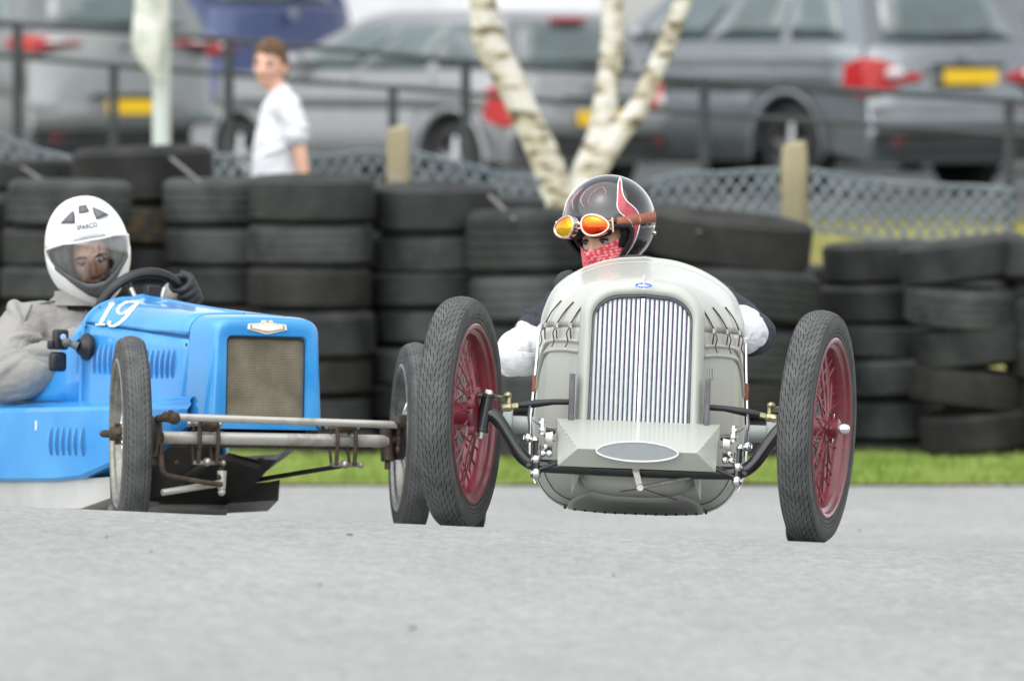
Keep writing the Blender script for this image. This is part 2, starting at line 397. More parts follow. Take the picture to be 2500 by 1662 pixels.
# radiator honeycomb of the blue car, dusty
M_mesh = mat('dusty_radiator_honeycomb', (0.17, 0.155, 0.12), 0.7)
def _honey():
    N, L, b = nodes_of(M_mesh)
    tc = N.new('ShaderNodeTexCoord')
    n = N.new('ShaderNodeTexNoise'); n.inputs['Scale'].default_value = 9; n.inputs['Detail'].default_value = 6; L.new(tc.outputs['Object'], n.inputs['Vector'])
    r = N.new('ShaderNodeValToRGB'); r.color_ramp.elements[0].position = 0.35; r.color_ramp.elements[1].position = 0.75
    r.color_ramp.elements[0].color = (0.115, 0.100, 0.066, 1); r.color_ramp.elements[1].color = (0.235, 0.210, 0.150, 1)
    L.new(n.outputs['Fac'], r.inputs['Fac'])
    mp = N.new('ShaderNodeMapping'); mp.inputs['Scale'].default_value = (125, 1, 125); L.new(tc.outputs['Object'], mp.inputs['Vector'])
    vo = N.new('ShaderNodeTexVoronoi'); vo.feature = 'DISTANCE_TO_EDGE'; vo.inputs['Scale'].default_value = 1.0; vo.inputs['Randomness'].default_value = 0.25
    L.new(mp.outputs['Vector'], vo.inputs['Vector'])
    vr = N.new('ShaderNodeValToRGB'); vr.color_ramp.elements[0].position = 0.05; vr.color_ramp.elements[1].position = 0.3
    vr.color_ramp.elements[0].color = (1.25, 1.25, 1.25, 1); vr.color_ramp.elements[1].color = (0.6, 0.6, 0.6, 1)
    L.new(vo.outputs['Distance'], vr.inputs['Fac'])
    mx = N.new('ShaderNodeMix'); mx.data_type = 'RGBA'; mx.blend_type = 'MULTIPLY'; mx.inputs[0].default_value = 1.0
    L.new(r.outputs['Color'], mx.inputs[6]); L.new(vr.outputs['Color'], mx.inputs[7]); L.new(mx.outputs[2], b.inputs['Base Color'])
_honey()
# fine punched mesh of the silver car's lower intake
M_punch = mat('punched_steel_mesh', (0.30, 0.33, 0.35), 0.4, 0.6)
def _punch():
    N, L, b = nodes_of(M_punch)
    tc = N.new('ShaderNodeTexCoord'); mp = N.new('ShaderNodeMapping'); mp.inputs['Scale'].default_value = (330, 1, 330); L.new(tc.outputs['Object'], mp.inputs['Vector'])
    vo = N.new('ShaderNodeTexVoronoi'); vo.inputs['Randomness'].default_value = 0.0; vo.inputs['Scale'].default_value = 1.0; L.new(mp.outputs['Vector'], vo.inputs['Vector'])
    r = N.new('ShaderNodeValToRGB'); r.color_ramp.elements[0].position = 0.25; r.color_ramp.elements[1].position = 0.4
    r.color_ramp.elements[0].color = (0.07, 0.08, 0.088, 1); r.color_ramp.elements[1].color = (0.28, 0.305, 0.32, 1)
    L.new(vo.outputs['Distance'], r.inputs['Fac']); L.new(r.outputs['Color'], b.inputs['Base Color'])
_punch()
# clear visor
M_visor = bpy.data.materials.new('clear_visor'); M_visor.use_nodes = True
def _visor():
    N, L = M_visor.node_tree.nodes, M_visor.node_tree.links
    N.clear()
    o = N.new('ShaderNodeOutputMaterial'); t = N.new('ShaderNodeBsdfTransparent'); g = N.new('ShaderNodeBsdfGlossy'); mx = N.new('ShaderNodeMixShader'); fr = N.new('ShaderNodeFresnel')
    t.inputs['Color'].default_value = (0.96, 0.98, 0.98, 1); g.inputs['Roughness'].default_value = 0.04; fr.inputs['IOR'].default_value = 1.6
    ad = N.new('ShaderNodeMath'); ad.operation = 'ADD'; ad.inputs[1].default_value = 0.16
    L.new(fr.outputs[0], ad.inputs[0]); L.new(ad.outputs[0], mx.inputs[0]); L.new(t.outputs[0], mx.inputs[1]); L.new(g.outputs[0], mx.inputs[2]); L.new(mx.outputs[0], o.inputs[0])
_visor()
# birch bark
M_bark = mat('birch_bark', (0.55, 0.52, 0.42), 0.75, bump=0.4, bump_scale=30)
def _bark():
    N, L, b = nodes_of(M_bark)
    tc = N.new('ShaderNodeTexCoord')
    mp = N.new('ShaderNodeMapping'); mp.inputs['Scale'].default_value = (3.2, 3.2, 8.5); L.new(tc.outputs['Object'], mp.inputs['Vector'])
    n = N.new('ShaderNodeTexNoise'); n.inputs['Scale'].default_value = 1.7; n.inputs['Detail'].default_value = 5; n.inputs['Roughness'].default_value = 0.62; L.new(mp.outputs['Vector'], n.inputs['Vector'])
    r = N.new('ShaderNodeValToRGB'); e = r.color_ramp.elements
    e[0].position = 0.39; e[0].color = (0.09, 0.075, 0.04, 1); e[1].position = 0.54; e[1].color = (0.62, 0.61, 0.55, 1)
    x = e.new(0.45); x.color = (0.42, 0.38, 0.27, 1)
    L.new(n.outputs['Fac'], r.inputs['Fac']); L.new(r.outputs['Color'], b.inputs['Base Color'])
_bark()
# ------------------------------------------------------------------ terrain
Z_MID = [(4, 0.33), (19, 0.150), (24, 0.085), (26.5, 0.055), (27.0, 0.045), (28.0, -0.012), (30.5, -0.155), (33, -0.265), (36, -0.365), (41, -0.51), (44.2, -0.60),
         (46.8, -0.605), (48.2, -0.56), (49.4, 0.0), (53, 0.08), (60, 0.15), (70, 0.18), (140, 0.25), (400, 0.6)]
BANK = [(4, 0.045), (27, 0.045), (28, 0.038), (30.5, 0.030), (36, 0.015), (44.2, 0.0), (400, 0.0)]
def ground(x, y):
    dx = max(-3.5, min(3.5, x - 0.356))
    z = interp(Z_MID, y) - interp(BANK, y) * dx
    if y > 50: z += 0.30 * smooth((y - 50) / 6) * smooth((-x - 1.0) / 3.5) * (1 - smooth((y - 62) / 6))
    return z
def sheet(name, ys, xs, material, dz=0.0, lump=0.0):
    mb = MB()
    rings = [[V((x, y, ground(x, y) + dz + lump * noise.noise(V((x * 0.9, y * 0.9, 3))))) for x in xs] for y in ys]
    mb.loft(rings, closed=False)
    return mb.build(name, material, angle=60)
def frange(a, b, st):
    n = max(1, int(round((b - a) / st))); return [a + (b - a) * i / n for i in range(n + 1)]
XS = frange(-60, -6, 6)[:-1] + frange(-6, 6, 0.35) + frange(6, 60, 6)[1:]
YR = frange(4, 24, 1.0)[:-1] + frange(24, 27, 0.1)[:-1] + [27.0] + frange(27.1, 31, 0.15)[:-1] + frange(31, 44.25, 0.5)
tag(sheet('road', YR, XS, M_asphalt), kind='structure')
YG = frange(44.2, 50, 0.25)[:-1] + frange(50, 72, 0.8)[:-1] + [72, 90, 120, 200, 400]
tag(sheet('verge_ground', YG, XS, M_soil, 0.012, 0.02), kind='structure')
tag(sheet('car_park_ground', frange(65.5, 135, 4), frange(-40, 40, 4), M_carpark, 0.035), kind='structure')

def grass_field(name, n, xr, yr, h, m, label, seed, dens=None):
    r = random.Random(seed); vs, fs = [], []
    for i in range(n):
        x, y = r.uniform(*xr), r.uniform(*yr)
        if dens and r.random() > dens(x, y): continue
        z = ground(x, y)
        hh = h * r.uniform(0.5, 1.25) * (0.75 + 0.6 * (noise.noise(V((x * 1.6, y * 1.6, 0))) + 0.3))
        if hh < 0.015: continue
        a = r.uniform(0, 6.283); w = r.uniform(0.003, 0.006)
        dx, dy = math.cos(a) * w, math.sin(a) * w
        lx, ly = r.gauss(0, 0.4) * hh, r.gauss(0, 0.4) * hh
        k = len(vs)
        vs += [(x - dx, y - dy, z - 0.005), (x + dx, y + dy, z - 0.005), (x + lx * 0.45 + dx * .7, y + ly * 0.45 + dy * .7, z + hh * 0.62), (x + lx * 0.45 - dx * .7, y + ly * .45 - dy * .7, z + hh * 0.62), (x + lx, y + ly, z + hh)]
        fs += [(k, k + 1, k + 2, k + 3), (k + 3, k + 2, k + 4)]
    me = bpy.data.meshes.new(name); me.from_pydata(vs, [], fs); me.materials.append(m)
    o = bpy.data.objects.new(name, me); COL.objects.link(o)
    return tag(o, label, 'grass', kind='stuff')
grass_field('verge_grass', 60000, (-3.2, 3.2), (44.22, 47.6), 0.055, M_grass, 'bright green grass strip between road and tyre wall', 11,
            lambda x, y: 1.0 if y > 44.3 + 0.10 * noise.noise(V((x * 3, 0, 7))) else 0.12)
grass_field('dry_grass', 30000, (-4.5, 4.5), (49.4, 66), 0.07, M_grass_dry, 'yellowish dry grass on the bank behind the tyre wall', 12)

# loose stones on the near crest of the road
def stones():
    r = random.Random(4); mb = MB()
    for px, py in [(245, 1236), (348, 1270), (805, 1232), (1413, 1325), (737, 1348), (950, 1450), (1980, 1222)]:
        d = 24.0
        for _ in range(30):
            p = at(px, py, d); e = p.z - ground(p.x, p.y)
            if abs(e) < 0.002: break
            d += e / ((py * 1.06 - 100) / F_PX + 0.0) * 0.7
            d = max(18, min(43, d))
        p = at(px, py, d); s = r.uniform(0.003, 0.0062)
        mb.sphere((p.x, p.y, ground(p.x, p.y) + s * 0.4), (s * r.uniform(1, 1.6), s * r.uniform(1, 1.6), s * 0.8), 7, 5)
    return tag(mb.build('loose_stones', M_stone), 'dark loose stones scattered on the pale road surface', 'stones', kind='stuff')
stones()

# ------------------------------------------------------------------ tyre wall
def wall_tyre_mesh(name, mats, grooves=4, seed=0, sipes=56):
    """tyre lying flat, axis Z, unit: radius 0.31, width 0.20"""
    R, W = 0.31, 0.20
    prof = [(-0.055, 0.185), (-0.085, 0.20), (-0.098, 0.235), (-0.096, 0.265), (-0.089, 0.288), (-0.078, 0.302)]
    n = grooves
    span = 0.150
    for g in range(n + 1):
        a0 = -span / 2 + span * g / (n + 1); a1 = -span / 2 + span * (g + 1) / (n + 1)
        prof += [(a0 + 0.003, R - 0.001), (a1 - 0.003, R - 0.001)]
        if g < n: prof += [(a1 - 0.0025, R - 0.009), (a1 + 0.0025, R - 0.009)]
    prof += [(0.078, 0.302), (0.089, 0.288), (0.096, 0.265), (0.098, 0.235), (0.085, 0.20), (0.055, 0.185), (0.05, 0.20), (0.07, 0.24), (0.06, 0.285), (-0.06, 0.285), (-0.07, 0.24), (-0.05, 0.20)]
    mb = MB(); mb.lathe(prof, 72, axis='Z', closed=True)
    me = mb.mesh(name, mats, 30)
    return me
TY = [wall_tyre_mesh('tyre_a', M_rubber, 4), wall_tyre_mesh('tyre_b', M_rubber3, 3), wall_tyre_mesh('tyre_c', M_rubber2, 5)]
TYY = wall_tyre_mesh('tyre_yellow', M_yellow_paint, 3)
ORD = ['top', 'second', 'third', 'fourth', 'fifth', 'sixth', 'seventh', 'eighth', 'ninth']
def stack(desc, cx, depth, width_px, ys, tilt=(0, 0), drift=0.0, mats=None, yellow=None):
    """cx, width, ys in photo px (2359 wide copy); ys = boundaries from the top tyre's top downwards"""
    r = random.Random(hash(desc) % 1000 if False else sum(map(ord, desc)))
    k = depth / F_PX * 2500 / 2359
    n = len(ys) - 1
    for i in range(n):
        x_c = cx + drift * i / max(1, n - 1) + r.uniform(-11, 11)
        p0, p1 = at(x_c, ys[i], depth), at(x_c, ys[i + 1], depth)
        h = p0.z - p1.z
        me = TYY if yellow == i else TY[mats[i % len(mats)] if mats else r.choice((0, 0, 1, 1, 2))]
        o = bpy.data.objects.new('wall_tyre', me); COL.objects.link(o)
        dia = width_px * k * r.uniform(0.97, 1.02)
        o.location = (p0.x, depth + r.uniform(-0.03, 0.03), (p0.z + p1.z) / 2)
        o.scale = (dia / 0.62, dia / 0.62, h / 0.20 * 1.01)
        o.rotation_euler = (rad(tilt[0] + r.uniform(-1, 1)), rad(tilt[1] + r.uniform(-1.2, 1.2)), r.uniform(0, 6.28))
        w = ORD[i] if i < n - 1 else 'bottom'
        lab = ('top tyre of the stack ' if i == 0 else '%s tyre %sof the stack ' % (w, 'from the top ' if w != 'bottom' else '')) + desc
        tag(o, ('black ' if yellow != i else 'yellow painted ') + lab, 'tyre', 'tyres stacked as a crash barrier')
stack('cut by the left picture edge', -128, 47.6, 285, [452, 540, 630, 720, 810, 900, 990, 1074])
stack('left of the white helmet', 150, 47.2, 285, [413, 524, 612, 690, 780, 870, 960, 1074], mats=[1, 0, 1, 0, 2, 0, 1])
stack('directly behind the white helmet', 322, 47.9, 325, [336, 470, 566, 650, 740, 840, 940, 1060], tilt=(0, -2), mats=[2, 2, 0, 1, 0, 1], yellow=1)
stack('behind the gloved hand on the wheel', 525, 47.45, 285, [408, 520, 612, 702, 800, 880, 965, 1074], mats=[1, 1, 0, 2, 0, 1])
stack('behind the blue radiator', 712, 46.95, 292, [402, 512, 613, 714, 824, 910, 985, 1074], mats=[0, 1, 2, 0, 2, 0], drift=6)
stack('between the two race cars', 1000, 47.25, 305, [422, 534, 626, 710, 795, 885, 970, 1074], mats=[0, 1, 0, 1, 1, 0], tilt=(0, 1))
stack('just left of the goggled driver', 1216, 46.9, 296, [480, 632, 744, 850, 950, 1074], mats=[0, 1, 0, 1])
stack('hidden mostly by the silver car', 1452, 47.4, 300, [470, 590, 690, 790, 880, 970, 1074], mats=[0, 0, 1])
stack('right of the goggled driver', 1696, 46.7, 362, [494, 612, 742, 872, 962, 1074], tilt=(0, -5.5), mats=[2, 0, 0, 2, 0])
stack('behind the right red wheel', 2012, 47.3, 262, [556, 652, 742, 826, 916, 1012, 1074], tilt=(0, -2), mats=[0, 0, 1, 1, 1, 0], drift=48)
stack('leaning at the right end', 2222, 46.8, 290, [548, 648, 748, 846, 940, 1034, 1076], tilt=(0, -6.5), mats=[0, 1, 0, 2, 2, 1], drift=48)
stack('cut by the right picture edge', 2436, 46.75, 296, [556, 660, 768, 870, 962, 1078], tilt=(0, -7.5), mats=[0, 1, 0, 2], drift=60)
# tyres filling the gaps from behind
stack('in the gap right of the radiator', 872, 47.85, 270, [432, 530, 625, 715, 800, 890, 970, 1074], mats=[0, 0, 2])
stack('in the gap left of the grille', 1110, 47.85, 270, [450, 545, 640, 730, 820, 910, 980, 1074], mats=[0, 0, 2])
stack('beside the black helmet', 1335, 47.9, 280, [486, 590, 690, 790, 880, 970, 1074], mats=[0, 2])
stack('beside the rightmost red wheel', 1888, 47.75, 270, [610, 700, 790, 880, 970, 1074], mats=[0, 0, 2])
stack('filling the far right gap', 2120, 47.75, 270, [580, 670, 760, 850, 950, 1074], mats=[0, 0, 2])
stack('between helmet and glove', 428, 48.1, 280, [430, 530, 625, 715, 800, 890, 970, 1074], mats=[0, 0, 2])
stack('below the boy', 628, 47.9, 270, [430, 530, 625, 715, 800, 890, 970, 1074], mats=[0, 0, 2])
# a second row behind on the left
stack('far back at the upper left corner', 52, 48.35, 260, [365, 438, 520, 610, 700, 800, 900, 1050], mats=[0, 1, 0], tilt=(0, 0))

def strap(pts, desc):
    mb = MB(); P = catmull(pts, 5)
    mb.tube(P, 0.011, 6, flat=0.35)
    tag(mb.build('tie_strap', M_rope), desc, 'strap', 'straps tying the tyres to the fence')
strap([at(372, 342, 48.2), at(392, 362, 47.6), at(428, 392, 47.3), at(462, 420, 47.2)], 'grey strap running down from the tallest tyre behind the white helmet')
strap([at(40, 378, 48.2), at(68, 396, 47.9), at(112, 424, 47.05)], 'grey strap over tyres at the upper left corner')
strap([at(1085, 418, 47.6), at(1112, 436, 47.2), at(1186, 506, 46.55)], 'grey strap slanting over the tyres left of the goggled driver')
strap([at(1545, 482, 48.0), at(1572, 488, 47.6), at(1596, 512, 46.9), at(1612, 534, 46.3)], 'grey strap lying on the big tyre right of the black helmet')
strap([at(898, 402, 48.2), at(925, 418, 47.7), at(945, 430, 47.4)], 'short grey strap below the left wooden post')

# ------------------------------------------------------------------ wooden posts and net
def wood_post(px, top, d, w, lab, lean=0):
    p = at(px, top, d); k = w * d / F_PX * 2500 / 2359 / 2
    zb = ground(p.x, d) - 0.1
    mb = MB(); rings = []
    for t in (0, .2, .4, .6, .8, .95, 1.0):
        z = lerp(zb, p.z, t); rr = k * (1 if t < .96 else 0.86)
        rings.append([V((p.x + lean * (1 - t) + rr * (1 + 0.06 * noise.noise(V((math.cos(a) * 2, math.sin(a) * 2, z * 2)))) * math.cos(a), d + rr * math.sin(a), z + (0.012 * math.sin(a + 1) if t == 1 else 0))) for a in [2 * math.pi * i / 20 for i in range(20)]])
    mb.loft(rings, True, True, True)
    tag(mb.build('wooden_post', M_wood, bevel=0.008), lab, 'post', 'wooden posts behind the tyre wall')
wood_post(917, 293, 49.2, 55, 'round wooden post behind tyres, right of the boy')
wood_post(1830, 330, 49.2, 62, 'round wooden post behind tyres, right of the birch tree')

def net(top, bot, d, lab, cell=0.070):
    """diamond net between two photo-space curves taken at depth d"""
    T = [at(x, y, d) for x, y in top]; Bt = [at(x, y, d) for x, y in bot]
    def along(P, t):
        L = [0]
        for a, b in zip(P, P[1:]): L.append(L[-1] + (b - a).length)
        s = t * L[-1]
        for i in range(len(P) - 1):
            if s <= L[i + 1] + 1e-9: return P[i].lerp(P[i + 1], (s - L[i]) / max(1e-9, L[i + 1] - L[i]))
        return P[-1]
    length = sum((b - a).length for a, b in zip(T, T[1:]))
    hgt = sum((a - b).length for a, b in zip(T, Bt)) / len(T)
    nu, nv = max(3, int(length / cell)), max(2, int(hgt / (cell * 0.62)))
    def P(i, j):
        u, v = min(1, max(0, i / nu)), j / nv
        p = along(T, u).lerp(along(Bt, u), v)
        return p + V((0, 0.03 * noise.noise(V((p.x * 3, p.z * 3, d))), 0.012 * noise.noise(V((p.x * 5, 1, p.z * 5)))))
    mb = MB()
    for s in (1, -1):
        for i0 in range(-nv, nu + nv + 1):
            pts = [P(i0 + s * j * 0.5 * 2 / 2, j) for j in range(nv + 1) if 0 <= i0 + s * j * 0.5 * 2 / 2 <= nu]
            if len(pts) > 1: mb.tube(pts, 0.0098, 4)
    mb.tube([P(i, 0) for i in range(nu + 1)], 0.010, 5); mb.tube([P(i, nv) for i in range(nu + 1)], 0.009, 5)
    tag(mb.build('net_fence', M_net), lab, 'net', 'plastic net strung behind the tyres')
net([(-30, 300), (0, 312), (60, 336), (120, 352), (190, 372)], [(-30, 420), (0, 420), (60, 420), (120, 418), (190, 410)], 49.0, 'sagging blue-grey net at the upper left corner')
net([(470, 362), (520, 358), (600, 362), (740, 358), (820, 350), (890, 352)], [(470, 440), (520, 440), (600, 440), (740, 440), (820, 440), (890, 440)], 49.3, 'blue-grey net stretched behind the boy')
net([(945, 350), (1000, 362), (1100, 384), (1190, 404), (1250, 420)], [(945, 450), (1000, 455), (1100, 470), (1190, 490), (1250, 500)], 49.0, 'blue-grey net sagging from post towards the birch')
net([(1500, 412), (1560, 402), (1680, 396), (1796, 390)], [(1500, 500), (1560, 505), (1680, 510), (1796, 500)], 49.0, 'blue-grey net between birch and right wooden post')
net([(1866, 388), (1960, 404), (2080, 420), (2200, 428), (2334, 436)], [(1866, 528), (1960, 545), (2080, 562), (2200, 556), (2334, 540)], 49.0, 'blue-grey net right of the right wooden post')

# ------------------------------------------------------------------ metal railing along the car park
def railing():
    root = empty('railing', at(1073, 400, 60))
    D = lambda px: lerp(61.5, 58.0, px / 2359.0)
    top = lambda px: interp([(-200, 28), (40, 50), (527, 86), (1073, 136), (1622, 180), (2325, 226), (2600, 244)], px)
    mid = lambda px: interp([(-200, 112), (40, 132), (262, 152), (527, 172), (905, 200), (1073, 216), (1622, 262), (2325, 310), (2600, 330)], px)
    inv = Matrix.Translation(root.location).inverted()
    def bx(name, a, b, r):
        mb = MB(); mb.tube([inv @ a, inv @ b], r, 8); return mb.build(name, M_rail, root)
    for px in (40, 527, 1073, 1622, 2325):
        d = D(px); p = at(px, top(px), d); bx('railing_post', V((p.x, d, ground(p.x, d) - .1)), p, 0.031)
    for px in (262, 905):
        d = D(px); p = at(px, mid(px), d); bx('railing_post', V((p.x, d, ground(p.x, d) - .1)), p, 0.029)
    pts = (-200, 40, 527, 1073, 1622, 2325, 2600)
    for a, b in zip(pts, pts[1:]):
        bx('top_rail', at(a, top(a) + 6, D(a)), at(b, top(b) + 6, D(b)), 0.019)
        bx('middle_rail', at(a, mid(a), D(a)), at(b, mid(b), D(b)), 0.017)
    tag(root, 'dark metal railing with thin posts in front of parked cars', 'railing')
railing()

# ------------------------------------------------------------------ pole with pale cloth
def pole():
    d = 56.0; p = at(372, 0, d); zb = ground(p.x, d)
    mb = MB(); rr = 21 * d / F_PX * 2500 / 2359
    mb.lathe([(zb - .1, rr), (zb + 2.6, rr * .98), (zb + 3.4, rr * .95), (zb + 3.42, 0.001)], 20, (p.x, d, 0), 'Z')
    tag(mb.build('pole', M_pole), 'pale grey round pole rising behind the tyre wall', 'pole')
    mb = MB(); rings = []
    for t, (cx, w, py) in enumerate([(350, 40, -110), (348, 40, -50), (346, 38, 0), (348, 41, 50), (344, 38, 95), (340, 32, 125), (350, 22, 150), (358, 15, 172), (364, 8, 190)]):
        c = at(cx, py, d - 0.13); k = d / F_PX * 2500 / 2359
        rings.append([V((c.x + w * k * math.cos(a) * (1 + 0.16 * math.sin(3 * a + t) + 0.10 * math.sin(7 * a + 2.3 * t)), c.y + 0.06 * math.sin(a) * (w / 46), c.z)) for a in [2 * math.pi * i / 18 for i in range(18)]])
    mb.loft(rings, True, True, True)
    tag(mb.build('hanging_cloth', M_cloth_pale, sub=1), 'crumpled pale cloth hanging beside the pole', 'cloth')
pole()

# ------------------------------------------------------------------ birch
def birch():
    d = 51.0; k = d / F_PX * 2500 / 2359
    b = at(1292, 480, d); zb = ground(b.x, d)
    root = empty('birch_tree', (b.x, d, zb))
    o = V((b.x, d, zb))
    r = random.Random(3)
    def limb(name, pts, ws, dy):
        P = catmull([at(x, y, d + dy * t / (len(pts) - 1)) - o for t, (x, y) in enumerate(pts)], 6)
        rs = [interp([(i / (len(ws) - 1), w * k / 2) for i, w in enumerate(ws)], j / (len(P) - 1)) for j in range(len(P))]
        rs = [q * (1 + 0.06 * noise.noise(V((j * 0.6, dy * 9, 0)))) for j, q in enumerate(rs)]
        mb = MB(); mb.tube(P, rs, 18)
        return mb.build(name, M_bark, root), P
    base = (1292, 640)
    limb('trunk', [(1300, 640), (1292, 540), (1286, 470), (1262, 380), (1222, 290), (1172, 180), (1128, 95), (1112, 0), (1095, -160), (1068, -420), (1020, -760)], [90, 82, 76, 74, 68, 70, 77, 61, 54, 42, 18], -0.1)
    limb('trunk', [(1312, 600), (1326, 480), (1352, 390), (1382, 310), (1400, 200), (1410, 100), (1412, 0), (1418, -200), (1440, -480), (1470, -800)], [62, 69, 66, 60, 55, 53, 51, 44, 32, 12], 0.25)
    limb('trunk', [(1330, 470), (1372, 390), (1424, 310), (1468, 250), (1510, 160), (1548, 70), (1574, 0), (1640, -180), (1730, -420), (1790, -640)], [50, 56, 52, 50, 44, 42, 40, 34, 24, 8], 0.15)
    # crown: loose leaves on thin twigs above the picture
    mb = MB(); tw = MB()
    cen = [(1020, -900), (1180, -1100), (1440, -980), (1480, -1250), (1760, -820), (1300, -820), (900, -720), (1640, -1050), (1330, -1380), (1120, -720)]
    vs, fs = [], []
    for cx, cy in cen:
        c = at(cx, cy, d + r.uniform(-.6, .6)) - o
        hub = at(1300, -560, d) - o
        tw.tube([hub.lerp(c, 0.0), hub.lerp(c, 0.5) + V((0, 0, .1)), c], [0.02, 0.012, 0.005], 6)
        for q in range(520):
            p = c + V((r.gauss(0, .36), r.gauss(0, .36), r.gauss(0, .27)))
            a, t2, s = r.uniform(0, 6.28), r.uniform(-1, 1), r.uniform(.022, .04)
            e1 = V((math.cos(a), math.sin(a), t2 * .5)) * s; e2 = V((-math.sin(a), math.cos(a), -.4)) * s * .6
            n0 = len(vs); vs += [p - e1, p + e2, p + e1, p - e2]; fs.append((n0, n0 + 1, n0 + 2, n0 + 3))
    mb.add(vs, fs); mb.build('crown', M_leaf, root, angle=0); tw.build('twigs', M_bark, root)
    tag(root, 'three-stemmed birch with pale mottled bark behind the tyres', 'tree')
birch()
# ------------------------------------------------------------------ parked cars
def paint(name, c, rough=0.28, metal=0.5): return mat(name, c, rough, metal, noise_scale=3, noise_amt=0.05, coat=0.6)
P_silver = paint('silver_car_paint', (0.20, 0.215, 0.212)); P_grey = paint('blue_grey_car_paint', (0.23, 0.255, 0.27), 0.26, 0.7); P_mid = paint('light_silver_car_paint', (0.27, 0.28, 0.285))
P_navy = paint('navy_car_paint', (0.035, 0.052, 0.13)); P_dark = paint('graphite_car_paint', (0.10, 0.11, 0.12)); P_white = paint('white_car_paint', (0.72, 0.74, 0.74), 0.3, 0.0)
M_glass = mat('car_window_glass', (0.075, 0.105, 0.105), 0.06, 0.0, noise_scale=2, noise_amt=0.2, coat=0.6, spec=0.9)
M_lamp = mat('red_lamp_plastic', (0.42, 0.014, 0.016), 0.22, noise_scale=30, noise_amt=0.2, coat=0.7)
M_lampw = mat('clear_lamp_plastic', (0.62, 0.56, 0.56), 0.15, noise_scale=30, noise_amt=0.1, coat=0.7)
M_plate = mat('yellow_number_plate', (0.78, 0.50, 0.01), 0.45, noise_scale=20, noise_amt=0.05)
M_trim = mat('black_car_trim', (0.02, 0.021, 0.022), 0.55, noise_scale=20, noise_amt=0.2)
M_alloy = mat('alloy_wheel', (0.38, 0.39, 0.40), 0.35, 0.8, noise_scale=20, noise_amt=0.1)
M_cartyre = mat('car_tyre', (0.018, 0.018, 0.019), 0.75, noise_scale=20, noise_amt=0.2)

